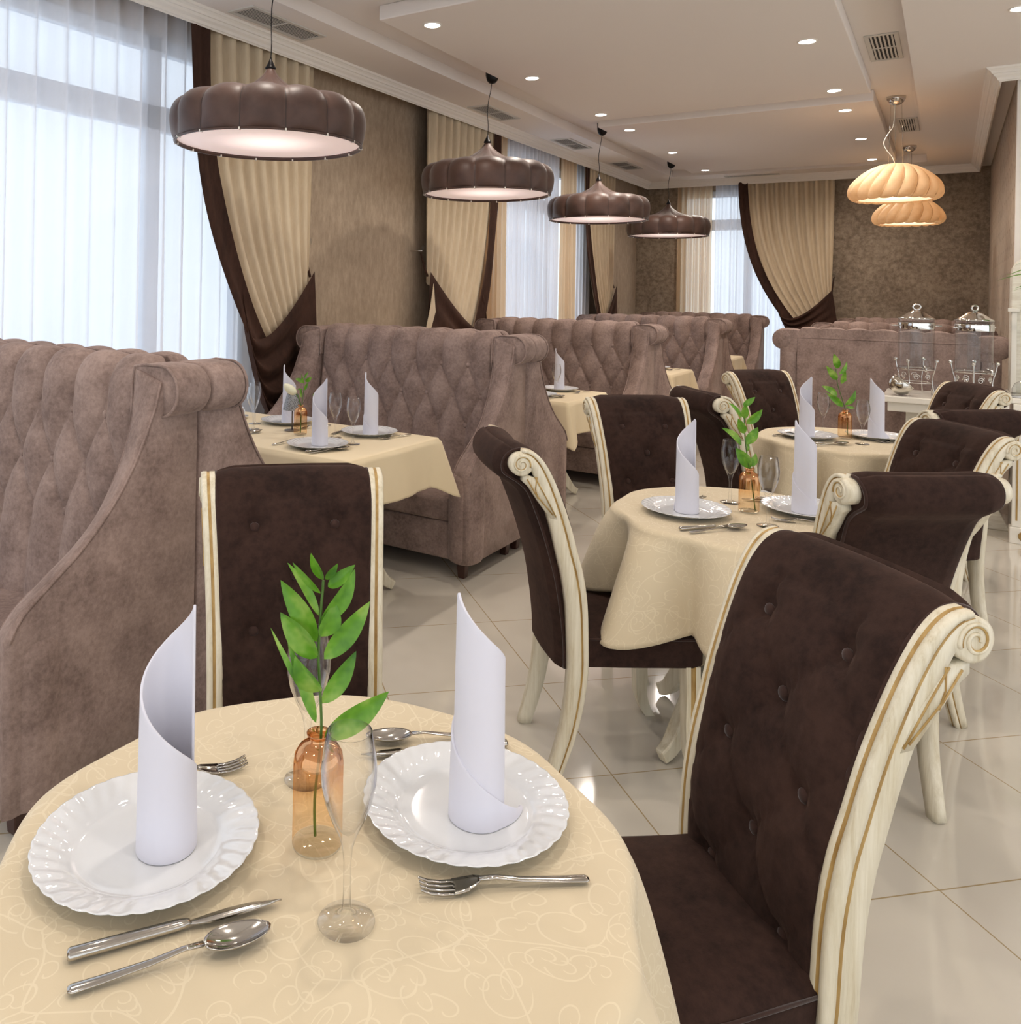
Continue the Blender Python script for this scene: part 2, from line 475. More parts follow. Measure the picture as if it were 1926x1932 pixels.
# windows: frame + panes
def window(n, axis, a0, a1, muls, trans):
    w = bpy.data.objects.new('window_%d' % n, None); COL.objects.link(w); struct(w)
    mb = MB(); t = .035
    base = XL-.09 if axis == 'y' else YB+.09
    def bar(p0, p1, z0, z1):
        if axis == 'y': mb.box(base-t, base+t, p0, p1, z0, z1)
        else: mb.box(p0, p1, base-t, base+t, z0, z1)
    bar(a0, a1, WZ[0], WZ[0]+.09); bar(a0, a1, WZ[1]-.09, WZ[1])
    bar(a0, a0+.09, WZ[0], WZ[1]); bar(a1-.09, a1, WZ[0], WZ[1])
    for p in muls: bar(p-.055, p+.055, WZ[0], WZ[1])
    for z in trans: bar(a0, a1, z-.075, z+.075)
    f = mb.build('window_frame', M['frame'], w, False); bevel(f, .006, 1)
    mb = MB()
    if axis == 'y': mb.box(base-.004, base+.004, a0+.05, a1-.05, WZ[0]+.05, WZ[1]-.05)
    else: mb.box(a0+.05, a1-.05, base-.004, base+.004, WZ[0]+.05, WZ[1]-.05)
    mb.build('pane', M['pane'], w, False)
window(1, 'y', W1[0], W1[1], (.7, 1.95, 3.27), (2.50,))
window(2, 'y', W2[0], W2[1], (8.75,), (2.50,))
window(3, 'x', WB[0], WB[1], (-2.32,), (2.50,))

# ceiling: recess level, soffit ring, three hanging panels
cb = [(-4.0, 5.0, Y0, 12.4, ZR, 3.3),
      (-4.0, -3.17, Y0, 12.4, ZS, ZR), (-3.17, .52, 11.6, 12.4, ZS, ZR), (-.243, 5.0, Y0, 11.6, ZS, ZR)]
ceil = struct(boxobj('ceiling', cb, M['ceil']))
for k, (a, b) in enumerate(((.35, 3.78), (4.07, 7.53), (7.82, 11.35), (-2.9, .06))):
    struct(boxobj('trim_%d' % (k+2), [(-2.86, -.54, a, b, ZS, ZR)], M['ceil'], .006))
# crown moulding swept round the room: profile in (inward offset from wall side, z)
prof = [(0,3.12),(0,3.03),(-.012,3.026),(-.018,3.034),(-.024,3.036),(-.03,3.052),(-.045,3.064),(-.052,3.078),(-.060,3.080),(-.066,3.094),(-.078,3.104),(-.084,3.106),(-.092,3.12)]
def sweep(name, path):
    # path: corner points of the outer (wall side) line with mitre directions pointing into the room
    rings = [[(x - d*mx, y - d*my, z) for d, z in prof] for x, y, mx, my in path]
    mb = MB(); mb.loft(rings, True, True, True)
    return struct(mb.build(name, M['cornice'], None, False))
sweep('trim_6', [(-3.66, Y0, 1, 0), (-3.66, 12.07, 1, -1), (.275, 12.07, -1, -1), (.275, 7.17, -1, -1), (5.0, 7.17, 0, -1)])

# ------------------------------------------------------------------ ceiling fixtures
def spotlight(x, y, label, z=ZS, power=34, real=True):
    t = thing('ceiling_spotlight', label, 'ceiling light', (x, y, z), 0, None)
    mb = MB(); mb.lathe([(.045,-.002),(.050,-.006),(.056,-.006),(.060,0)], 28, cap0=False, cap1=False)
    mb.build('trim_ring', M['cornice'], t)
    mb = MB(); mb.lathe([(.0005,-.004),(.046,-.0035)], 28, cap0=False, cap1=False)
    mb.build('lens', M['spot'], t)
    ld = bpy.data.lights.new('spot_bulb', 'SPOT'); ld.energy = power; ld.spot_size = math.radians(165); ld.spot_blend = .9
    ld.shadow_soft_size = .05; ld.color = (1, .90, .80)
    lo = bpy.data.objects.new('bulb', ld); link(lo, t); lo.location = (0, 0, -.03)
    return t
sx = {'left': -2.63, 'right': -.77}
where = {
 ('left', 4.31): 'round recessed ceiling light nearest on the left row, beside the first panel step',
 ('left', 5.77): 'round recessed ceiling light between the first and second brown pendants',
 ('left', 7.26): 'round recessed ceiling light above the third brown pendant, just before the ceiling step',
 ('left', 8.07): 'round recessed ceiling light just past the ceiling step on the left row',
 ('left', 9.6): 'round recessed ceiling light directly above the fourth brown pendant',
 ('left', 11.13): 'farthest round recessed ceiling light of the left row, near the crown moulding',
 ('right', 5.81): 'large looking recessed ceiling light left of the square ceiling vent',
 ('right', 7.29): 'recessed ceiling light at the near side of the ceiling step on the right row',
 ('right', 8.11): 'recessed ceiling light just past the ceiling step on the right row',
 ('right', 9.64): 'recessed ceiling light left of the beige pendants, last but one',
 ('right', 11.11): 'farthest recessed ceiling light of the right row, above the beige shade'}
for (s, y), lb in where.items():
    spotlight(sx[s], y, lb)
spotlight(.30, 5.74, 'recessed ceiling light cut by the right edge of the view')
for s in ('left', 'right'):
    for y in (1.4, 2.9, -.3):
        spotlight(sx[s], y, 'recessed ceiling light over the near part of the room, %s row' % s, power=24)['group'] = 'near %s row of ceiling lights' % s
for x, y in ((1.6, 2.6), (1.6, 5.7), (3.2, 4.2), (.6, 0.8)):
    spotlight(x, y, 'recessed ceiling light over the right aisle', power=26)['group'] = 'ceiling lights over the right aisle'

def vent(x0, x1, y0, y1, z, label, rows, cross, name='ceiling_vent'):
    cx, cy = (x0+x1)/2, (y0+y1)/2; t = thing(name, label, 'vent', (cx, cy, z))
    hx, hy = (x1-x0)/2, (y1-y0)/2; f = .028
    mb = MB()
    for b in ((-hx-f, hx+f, -hy-f, -hy), (-hx-f, hx+f, hy, hy+f), (-hx-f, -hx, -hy, hy), (hx, hx+f, -hy, hy)):
        mb.box(b[0], b[1], b[2], b[3], -.008, 0)
    if cross: mb.box(-hx, hx, -.006, .006, -.008, 0)
    bevel(mb.build('frame', M['vent'], t, False), .002, 1)
    MB().box(-hx, hx, -hy, hy, -.0015, 0).build('duct_shade', M['ventdark'], t, False)  # flat dark sheet, stands in for the shade inside the duct
    for k in range(rows):
        q = -hx + 2*hx*(k+.5)/rows; w_ = .0055 if cross == 2 else .002
        MB().box(q-w_, q+w_, -hy, hy, -.005, -.002).build('louvre', M['vent'], t, False)
    return t
vent(-3.50, -3.35, 3.50, 4.12, ZS, 'long slatted ceiling vent beside the cord of the nearest brown pendant', 9, 1)
vent(-3.50, -3.35, 6.42, 7.02, ZS, 'long slatted ceiling vent behind the cord of the second brown pendant', 9, 1)
vent(-3.49, -3.33, 8.22, 8.85, ZS, 'slatted ceiling vent between the second and third brown pendants', 9, 1)
vent(-3.49, -3.31, 10.0, 10.6, ZS, 'slatted ceiling vent farthest along the window side soffit', 9, 1)
vent(-.465, -.325, 6.22, 6.85, ZR, 'square slatted vent in the recess nearest on the right', 6, 2)
vent(-.425, -.305, 9.22, 9.9, ZR, 'slatted vent in the recess between the two beige pendants', 6, 2)
vent(-2.52, -1.90, 11.84, 11.90, ZS, 'narrow slot vent in the back soffit above the far window', 12, 0)

# ------------------------------------------------------------------ pendants
def brown_pendant():
    t = thing('pendant_lamp', 'x', 'pendant lamp', (0,0,0), 0, 'brown silk pendants over the booth tables')
    NP = 14
    pr = [(.480,.000),(.490,.012),(.500,.045),(.505,.085),(.505,.118),(.497,.150),(.478,.178),(.445,.200),(.395,.214),(.335,.224),(.27,.236),(.205,.254),(.148,.278),(.098,.307),(.058,.338),(.032,.368),(.020,.395)]
    pp = smooth_path([(r, 0, z) for r, z in pr], 44)
    def fn(u, v):
        k = min(int(round(v*43)), 43); r, _, z = pp[k]
        a = u*2*PI; w = abs(math.cos(a*NP/2))          # 1 in mid panel, 0 on a rib
        s = w**.75
        amp = .060*min(1, v*6)*min(1, (1-v)*3.2)
        rr = r*(1-amp*(1-s)*1.0)
        zz = z - .022*(1-s)*0 + .014*s*math.sin(min(1, max(0, (v-.25)/.5))*PI)
        return (rr*math.cos(a), rr*math.sin(a), zz)
    grid('lamp_shade', NP*14, 44, fn, M['shade'], t, True)
    mb = MB(); mb.lathe([(.478,.0),(.484,-.006),(.482,-.012),(.470,-.012),(.468,.0),(.468,.012)], 96, cap0=False, cap1=False)
    mb.build('rim', M['shade'], t)
    mb = MB(); mb.lathe([(.0005,.006),(.468,.006)], 96, cap0=False, cap1=False)
    mb.build('diffuser', M['diffuser'], t)
    for k in range(14):
        a = 2*PI*(k+.5)/14; mb = MB()
        mb.box(.464, .4845, -.0035, .0035, -.0155, -.003)
        V = [(x*math.cos(a)-y*math.sin(a), x*math.sin(a)+y*math.cos(a), z) for x, y, z in mb.V]
        mesh('clip', V, mb.F, M['white'], t, False)
    mb = MB(); mb.lathe([(.024,.388),(.029,.394),(.025,.402),(.015,.420),(.007,.44),(.005,.452)], 20)
    mb.build('cap', M['black'], t)
    pts = [(0,0,.44),(.004,0,.52),(-.006,.006,.62),(.006,-.004,.72),(.02,.0,.80),(.028,0,.90)]
    mb = MB(); mb.tube(smooth_path(pts, 24), .003, 6); mb.build('cord', M['black'], t)
    mb = MB(); mb.lathe([(.004,.838),(.025,.845),(.042,.866),(.050,.90),(.052,.965)], 28, (.028,0,0)); mb.build('canopy', M['black'], t)
    return t
bp = brown_pendant(); bp.location = (-2.93, 3.20, 2.245); bp['label'] = 'nearest and largest brown scalloped silk pendant lamp, in front of the sheer curtain'
ZP = 2.245
copy_thing(bp, (-2.93, 5.64, ZP), .3, 'second brown scalloped pendant lamp, in front of the beige drape with brown edge')
copy_thing(bp, (-2.93, 8.06, ZP), .1, 'third brown scalloped pendant lamp, overlapping the fourth')
copy_thing(bp, (-2.93, 10.55, ZP), .5, 'farthest and smallest brown scalloped pendant lamp, over the far booth')

def beige_pendant():
    t = thing('pendant_lamp', 'x', 'pendant lamp', (0,0,0), 0, 'beige silk pendants')
    NP = 18
    pr = [(.285,.000),(.315,.004),(.340,.022),(.354,.055),(.348,.10),(.325,.145),(.285,.19),(.235,.232),(.18,.265),(.12,.29),(.065,.30),(.03,.302)]
    pp = smooth_path([(r, 0, z) for r, z in pr], 36)
    def fn(u, v):
        k = int(round(v*35)); r, _, z = pp[k]
        a = u*2*PI + .55*v
        w = abs(math.cos(u*2*PI*NP/2))**.6
        amp = .10*min(1, .25+v*4)*min(1, (1-v)*2.2)
        rr = r*(1-amp*(1-w))
        return (rr*math.cos(a), rr*math.sin(a), z - .012*w*max(0, 1-v*5))
    grid('lamp_shade', NP*12, 36, fn, M['shade_beige'], t, True)
    mb = MB(); mb.lathe([(.0005,.012),(.288,.008)], 64, cap0=False, cap1=False); mb.build('diffuser', M['diffuser_warm'], t)
    for k in range(3):
        a = 2*PI*k/3+.5
        mb = MB(); mb.tube([(.06*math.cos(a),.06*math.sin(a),.30),(.045*math.cos(a),.045*math.sin(a),.84)], .0012, 5); mb.build('suspension_wire', M['steel'], t)
    pts = [(0,0,.30),(-.02,0,.36),(-.06,.0,.42),(-.085,0,.49),(-.05,0,.57),(-.015,0,.64),(-.01,0,.84)]
    mb = MB(); mb.tube(smooth_path(pts, 30), .004, 6); mb.build('cord', M['white'], t)
    mb = MB(); mb.lathe([(.004,.80),(.03,.803),(.055,.822),(.07,.85),(.072,.87)], 32); mb.build('canopy', M['chrome'], t)
    ld = bpy.data.lights.new('pendant_bulb', 'POINT'); ld.energy = .7; ld.color = (1,.84,.66); ld.shadow_soft_size = .04
    lo = bpy.data.objects.new('bulb', ld); link(lo, t); lo.location = (0, 0, .13)
    ld = bpy.data.lights.new('pendant_bulb', 'POINT'); ld.energy = 1.2; ld.color = (1,.82,.64); ld.shadow_soft_size = .06
    lo = bpy.data.objects.new('bulb', ld); link(lo, t); lo.location = (0, 0, -.06)
    return t
bg = beige_pendant(); bg.location = (-.40, 8.2, 2.34); bg['label'] = 'nearer and larger beige swirled silk pendant lamp on chrome canopy'
copy_thing(bg, (-.40, 10.9, 2.34), .6, 'farther beige swirled silk pendant lamp, partly hidden below the nearer one')

# ------------------------------------------------------------------ curtains
def place(axis, a, d, z, sgn=1):
    """a along the wall, d distance into the room, z up"""
    if axis == 'y': return (XL + d, a, z)
    return (a, YB - d, z)

def sheer(name, axis, a0, a1, folds, mat, label, dep=.042, d0=.065, z0=.03, z1=3.11, cat='curtain', seed=1, group=None):
    rnd = random.Random(seed); ph = [rnd.uniform(-.5, .5) for _ in range(folds+3)]; wd = [rnd.uniform(.55, 1.25) for _ in range(folds+3)]
    n = folds*12 + 1
    def fn(u, v):
        x = u*folds; k = int(x); f = x-k
        p = ph[k]*(1-f) + ph[k+1]*f; w = wd[k]*(1-f)+wd[k+1]*f
        s = math.sin(2*PI*x + p*1.3)
        s = math.copysign(abs(s)**.8, s)
        a = a0 + (a1-a0)*u + .012*math.sin(2*PI*x*.5 + v*2.0 + p*3)*v
        return place(axis, a, d0 + dep*w*s*(.75+.35*v), z1 + (z0-z1)*v)
    o = grid(name, n, 14, fn, mat)
    return tag(o, label, cat, group)
sheer('sheer_curtain', 'y', -.7, 4.12, 30, M['sheer'], 'wide white sheer curtain over the large window at far left', seed=3)
sheer('sheer_curtain', 'y', 7.735, 9.105, 14, M['sheer'], 'white sheer curtain between two cream panels over the middle window', seed=5)
sheer('sheer_curtain', 'y', 9.63, 10.2, 5, M['sheer'], 'narrow white sheer strip beside the third tied drape', dep=.02, seed=15)
sheer('sheer_curtain', 'x', -2.735, -1.45, 13, M['sheer'], 'white sheer curtain over the far back window', dep=.03, seed=8)
sheer('side_curtain', 'y', 7.26, 7.705, 5, M['sheer2'], 'cream pleated side panel left of the middle sheer', d0=.085, seed=9)
sheer('side_curtain', 'y', 9.135, 9.60, 6, M['sheer2'], 'cream pleated side panel right of the middle sheer', d0=.085, seed=10)
sheer('side_curtain', 'x', -3.25, -2.775, 6, M['sheer2'], 'cream striped side panel on the back wall behind the farthest brown pendant', d0=.08, seed=11)

def drape(axis, a_in, a_edge, label, mirror=False, d0=.135, ztop=3.11, V=(.60, 1.15), hook_z=1.66, low=.55, tw=.115, ear=False):
    """tied-back drape. a_in: where the brown trim starts at the top, a_edge: straight edge with the tie-back hook.
    V: (fraction across, height) of the point of the beige panel."""
    t = thing('tied_drape', label, 'curtain', (0,0,0), 0, 'cream drapes with brown borders tied back')
    W = a_edge - a_in; sg = 1 if W > 0 else -1
    A = lambda f: a_in + W*f          # f: 0 trim side, 1 straight edge
    tf = tw/abs(W)
    Vf, Vz = V
    Hf, Hz = .985, hook_z
    N = 9; n = N*14+1
    def trimf(z):                      # sweeping inner border (fraction) as function of height
        s = max(0, min(1, (ztop-z)/(ztop-Vz)))
        return tf + (Vf-tf)*(.12*s + .88*s**2.6)
    def panel(u, v):
        # strand u from the top; ends on the V line
        top = tf + (1-tf)*u
        k = u
        bf = Vf + (Hf-Vf)*k**.75; bz = Vz + (Hz-.08-Vz)*k**1.35
        z = ztop + (bz-ztop)*v
        s = v
        f = top + (bf-top)*(.12*s+.88*s**2.6)
        amp = .034*(1-.55*v)
        x = u*N
        w = math.sin(2*PI*x); w = math.copysign(abs(w)**.6, w)
        return place(axis, A(f), d0 + amp*w + .02, z)
    grid('drape_panel', n, 40, panel, M['beige'], t)
    def trim(u, v):
        z = ztop + (Vz-.02-ztop)*v
        f1 = trimf(z) + .006; wv = tf*(1 + .15*v)
        f = f1 + .03 - (wv+.03)*(1-u)
        return place(axis, A(f), d0 + .062 + .012*math.sin(u*PI*2.0+.4) + .008*math.sin(v*9+u*2), z)
    grid('border', 10, 40, trim, M['velvet'], t)
    def swag(u, v):
        # v: across strands, 0 = upper V line, 1 = lowest ; u: along strand from trim to edge
        sf = Vf - tf*(1.0) - .02 - .02*v; 
        L0 = (trimf(Vz+.30*(1-v)) - tf*.95*(.25+.75*(v)), Vz + .36*(1-v)**1.2 - .06*v)
        L1 = (Hf + .01 + .07*v, Hz - .0 - (Hz-low-.1)*v**1.1)
        # strand sags between both ends
        sag0 = (Vz+.03) ; low_z = sag0 + (low - sag0)*v**.9
        cf = Vf - .02 + .12*v
        # quadratic bezier-ish through centre
        mz = 2*low_z - .5*(L0[1]+L1[1]); mf = 2*cf - .5*(L0[0]+L1[0])
        f = (1-u)**2*L0[0] + 2*u*(1-u)*mf + u*u*L1[0]
        z = (1-u)**2*L0[1] + 2*u*(1-u)*mz + u*u*L1[1]
        gather = 1 - u**3*.85
        d = d0 + .065 + .030*math.sin(v*PI*9)*math.sin(PI*min(1, u*1.02))**.5*gather + .05*math.sin(PI*u)*v
        return place(axis, A(f), d, z)
    grid('swag', 40, 90, swag, M['velvet'], t)
    if ear:
        mb = MB(); e = [(Hf, Hz-.1), (Hf+.035, Hz-.30), (Hf+.095, Hz-.52), (Hf+.03, Hz-.50), (Hf-.03, Hz-.34)]
        V_ = [place(axis, A(f), d0+.09, z) for f, z in e] + [place(axis, A(f), d0+.085, z) for f, z in e]
        nn = len(e)
        F_ = [tuple(range(nn)), tuple(reversed(range(nn, 2*nn)))] + [(i, (i+1) % nn, nn+(i+1) % nn, nn+i) for i in range(nn)]
        mesh('turned_corner', V_, F_, M['beige'], t, False)
    # tie cord and crystal knob on the wall
    p0 = Vector(place(axis, A(Hf+.005), d0+.03, Hz-.04)); p1 = Vector(place(axis, A(1.0), .10, Hz+.16))
    mb = MB(); mb.tube([p0, (p0+p1)/2 + Vector((0,0,-.01)), p1], [.010, .008, .007], 7); mb.build('tie_cord', M['velvet'], t)
    kb = MB(); c = Vector(place(axis, A(1.005), .06, Hz+.18))
    c0 = Vector(place(axis, A(1.005), .0, Hz+.18)); kb.tube([c0, Vector(place(axis, A(1.005), .12, Hz+.18))], .006, 8); kb.build('hook_rod', M['chrome'], t)
    kb = MB(); c = place(axis, A(1.005), .13, Hz+.21); kb.ball(c, .026, 12, 8); kb.build('crystal_knob', M['thin'], t)
    return t
drape('y', 3.30, 4.49, 'tall cream drape with brown swag tied back behind the nearest brown pendant', V=(.58, 1.14), hook_z=1.62, low=.52)
drape('y', 7.34, 6.04, 'cream drape with brown right edge tied to the left, behind the second brown pendant', V=(.36, 1.12), hook_z=1.66, low=.55, ear=True)
drape('y', 9.58, 10.83, 'cream drape with dark brown left edge in the far left corner of the room', V=(.58, 1.1), hook_z=1.62, low=.55)
drape('x', -2.42, -1.25, 'cream drape with deep brown swag on the back wall window', V=(.60, 1.19), hook_z=1.60, low=.95, tw=.085)

# ------------------------------------------------------------------ sofas
SW = .765      # half width over the wings
INN = [(.135,1.235),(.138,1.17),(.147,1.08),(.167,1.0),(.21,.90),(.27,.80),(.345,.725),(.44,.66),(.53,.60),(.585,.54)]
OUT = [(.150,1.20),(.168,1.13),(.197,1.06),(.235,.98),(.285,.90),(.35,.82),(.43,.745),(.52,.68),(.60,.62),(.635,.56)]
DX = .182; ROWS = (1.07, .888, .722)
def make_sofa():
    t = thing('booth_sofa', 'x', 'sofa', (0,0,0), 0, 'tufted taupe booth sofas')
    # tufted back: local +y is forward, rear plane y = 0
    hw = .632
    PB = smooth_path([(0,.170,.36),(0,.155,.50),(0,.138,.72),(0,.125,.90),(0,.115,1.07),(0,.108,1.16),(0,.096,1.20),(0,.074,1.224),(0,.048,1.228),(0,.020,1.216),(0,.006,1.18)], 78)
    def back(u, v):
        x = -hw + 2*hw*u
        k = v*77; i = min(int(k), 76); p = PB[i].lerp(PB[i+1], k-i); q = PB[i+1]-PB[i]
        n = Vector((0, q.z, -q.y)).normalized()
        z = p.z; arc = v
        rz = (ROWS[0]-ROWS[2])/2
        top = z > ROWS[0] or v > .65
        if top: a = b = (x+DX/2)/DX
        elif z < ROWS[2]: a = b = (x+DX/2)/DX
        else:
            s = (ROWS[0]-z)/rz
            a = (x+DX/2)/DX + s/2; b = (x+DX/2)/DX - s/2
        fa = abs(math.sin(PI*a)); fb = abs(math.sin(PI*b))
        if a == b:
            h = fa**.54
            fade = 1-.35*min(1, (ROWS[2]-z)/.12) if (z < ROWS[2] and v < .5) else max(.10, 1-max(0, v-.645)*3.6)
            h = 1-(1-h)*fade
        else: h = (fa*fb)**.27
        edge = min(1, (hw-abs(x))/.03)
        d = .046*h*min(1, (1-v)*9+.15)*(.1+.9*edge) 
        # dimples at buttons
        y = max(.002, p.y - .012 + n.y*d); zz = p.z + n.z*d
        return (x, y, zz)
    nu, nv = 183, 110
    V = [back(i/(nu-1), j/(nv-1)) for j in range(nv) for i in range(nu)]
    F = [(j*nu+i, j*nu+i+1, (j+1)*nu+i+1, (j+1)*nu+i) for j in range(nv-1) for i in range(nu-1)]
    V += [(-hw, 0, .36), (hw, 0, .36)]; k0 = nu*nv
    F += [tuple([k0] + [j*nu for j in reversed(range(nv))]), tuple([k0+1] + [j*nu+nu-1 for j in range(nv)])]
    bk = mesh('backrest', V, F, M['sofa'], t)
    front = V[:int(nv*.62)*nu]
    for r, z in enumerate(ROWS):
        n = 7 if r == 1 else 6
        for k in range(n):
            x = (k-(n-1)/2)*DX
            c = min(front, key=lambda w: (w[0]-x)**2+(w[2]-z)**2)
            mb = MB(); mb.ball((x, c[1]+.004, z), .0145, 12, 8, 0, (1,.6,1)); mb.build('button', M['sofa'], bk)
    # plain rear panel
    mb = MB(); mb.box(-hw-.02, hw+.02, .0, .05, .10, 1.205)
    bevel(mb.build('rear_panel', M['sofa'], t), .012, 3)
    mb = MB(); mb.tube([(-hw,-.001,.13),(-hw,-.001,1.19),(hw,-.001,1.19),(hw,-.001,.13)], .004, 6); mb.build('rear_piping', M['sofa'], t)
    for s in (-1, 1):
        # wing: inner face, front band, outer face
        n = 26
        I = smooth_path([(0,y,z) for y, z in INN], n); O = smooth_path([(0,y,z) for y, z in OUT], n)
        xi, xo = s*.630, s*SW
        V = []; 
        rings = []
        for i, (p, q) in enumerate(zip(I, O)):
            ring = [(xi, 0.0, p.z), (xi, p.y-.01, p.z), (xi+s*.012, p.y+.012, p.z)]
            for k in (.25,.5,.75):
                ring.append((xi+(xo-xi)*k, p.y+(q.y-p.y)*k+.010*math.sin(PI*k)+.006, p.z+(q.z-p.z)*k+.006*math.sin(PI*k)))
            ring += [(xo-s*.010, q.y+.008, q.z), (xo, q.y-.012, q.z), (xo, 0.0, q.z)]
            rings.append(ring)
        # continue down to the base
        last = rings[-1]
        for z in (.40, .25, .10):
            rings.append([(x, y, z) for x, y, _ in last])
        mb = MB(); mb.loft(rings if s > 0 else [list(reversed(r)) for r in rings], True, True, True)
        mb.build('wing', M['sofa'], t)
        mb = MB(); mb.tube([(xi+s*.004, p.y+.004, p.z) for p in I], .0045, 6); mb.tube([(xo-s*.002, q.y+.001, q.z) for q in O], .0045, 6)
        mb.build('wing_piping', M['sofa'], t)
        # scrolled top roll running front to back
        cx, cz, r = s*.752, 1.172, .078
        rings = []
        for y, k in ((-.003,.90),(.008,1),(.04,1.03),(.07,1.035),(.10,1.03),(.132,1.0),(.142,.94)):
            ring = []
            for j in range(28):
                a = 2*PI*j/28; ring.append((cx + s*math.cos(a)*r*k, y, cz + math.sin(a)*r*k))
            rings.append(ring)
        mb = MB(); mb.loft(rings, True, True, True); mb.build('scroll_roll', M['sofa'], t)
        # top cap joining roll and back, with curled front outline
        pts = [(.62,1.07),(.62,1.238),(.635,1.25),(.70,1.251),(.752,1.25),(.765,1.20),(.752,1.10),(.70,1.07)]
        mb = MB(); R = [[(s*x, y, z) for x, z in pts] for y in (-.0015,.02,.12,.1435)]
        mb.loft(R, True, True, True); bevel(mb.build('wing_top', M['sofa'], t), .012, 3)
        c = [(cx + s*math.cos(a)*(r+.001), .1425, cz + math.sin(a)*(r+.001)) for a in [PI/2 - k*PI*1.15/18 for k in range(19)]]
        c = [(s*.622, .148, 1.07), (s*.622, .1445, 1.12), (s*.622,.1445,1.20), (s*.632, .144, 1.243), (s*.68,.143,1.252)] + c
        mb = MB(); mb.tube(c, .005, 6); mb.build('scroll_piping', M['sofa'], t)
        # front bolster
        mb = MB(); rings = []
        cx2, cy2 = s*.690, .54
        for z, k in ((.085,.72),(.095,.9),(.115,1),(.3,1.0),(.47,1.0),(.515,.97),(.54,.86),(.552,.62)):
            rings.append([(cx2+.092*k*math.cos(a)*(1 if abs(math.cos(a))<.9 else 1), cy2+.10*k*math.sin(a)+(.0 if math.sin(a) > 0 else -.0), z) for a in [2*PI*j/28 for j in range(28)]])
        mb.loft(rings, True, True, True); mb.build('arm_bolster', M['sofa'], t)
    # seat
    mb = MB(); mb.box(-.615, .615, .12, .595, .285, .415); o = mb.build('seat_cushion', M['sofa'], t); bevel(o, .028, 4)
    mb = MB(); mb.box(-.62, .62, .02, .575, .085, .282); o = mb.build('seat_base', M['sofa'], t); bevel(o, .012, 3)
    for x in (-.68, -.0, .68):
        for y in (.55, .06):
            if x == 0 and y > .5: y = .51
            mb = MB(); R = [[(x-w, y-w, z), (x+w, y-w, z), (x+w, y+w, z), (x-w, y+w, z)] for z, w in ((0,.019),(.10,.028))]
            mb.loft(R, True, True, True); bevel(mb.build('leg', M['darkleg'], t, False), .003, 1)
    return t
SX = -2.765
so = make_sofa()
so.location = (SX, 1.875-.008, 0); so.rotation_euler = (0,0,PI); so['label'] = 'nearest taupe tufted sofa at the left edge, buttoned back facing the viewer'
g = 'tufted taupe booth sofas'
bounds = [1.875, 4.38, 6.88, 9.38]
names_f = [None, 'second taupe booth sofa with buttoned back, behind the nearest set booth table',
 'third taupe booth sofa with buttoned back facing the viewer, behind the second booth table',
 'fourth taupe booth sofa with buttoned back, in the far left part of the row']
names_b = ['taupe sofa back to back with the nearest one, its scroll behind the near scroll',
 'taupe sofa back to back behind the second buttoned sofa, facing the second booth table',
 'taupe sofa back to back behind the third buttoned sofa, facing away',
 'taupe sofa back to back behind the fourth buttoned sofa, facing the far booth table']
for k, b in enumerate(bounds):
    if k: copy_thing(so, (SX, b-.008, 0), PI, names_f[k], g)
    copy_thing(so, (SX, b+.008, 0), 0, names_b[k], g)
copy_thing(so, (SX, 11.75, 0), PI, 'farthest taupe booth sofa against the back wall', g)
copy_thing(so, (-.395, 7.09, 0), 0, 'taupe sofa seen from its plain back, behind the silver drink dispensers', g).scale = (.91, 1, 1)
copy_thing(so, (-.395, 9.38, 0), PI, 'taupe sofa whose buttoned top shows just above the plain sofa back at right', g).scale = (.91, 1, 1)
copy_thing(so, (-.395, 11.7, 0), PI, 'farthest taupe sofa on the right, only its top edge showing below the back wall', g).scale = (.91, 1, 1)

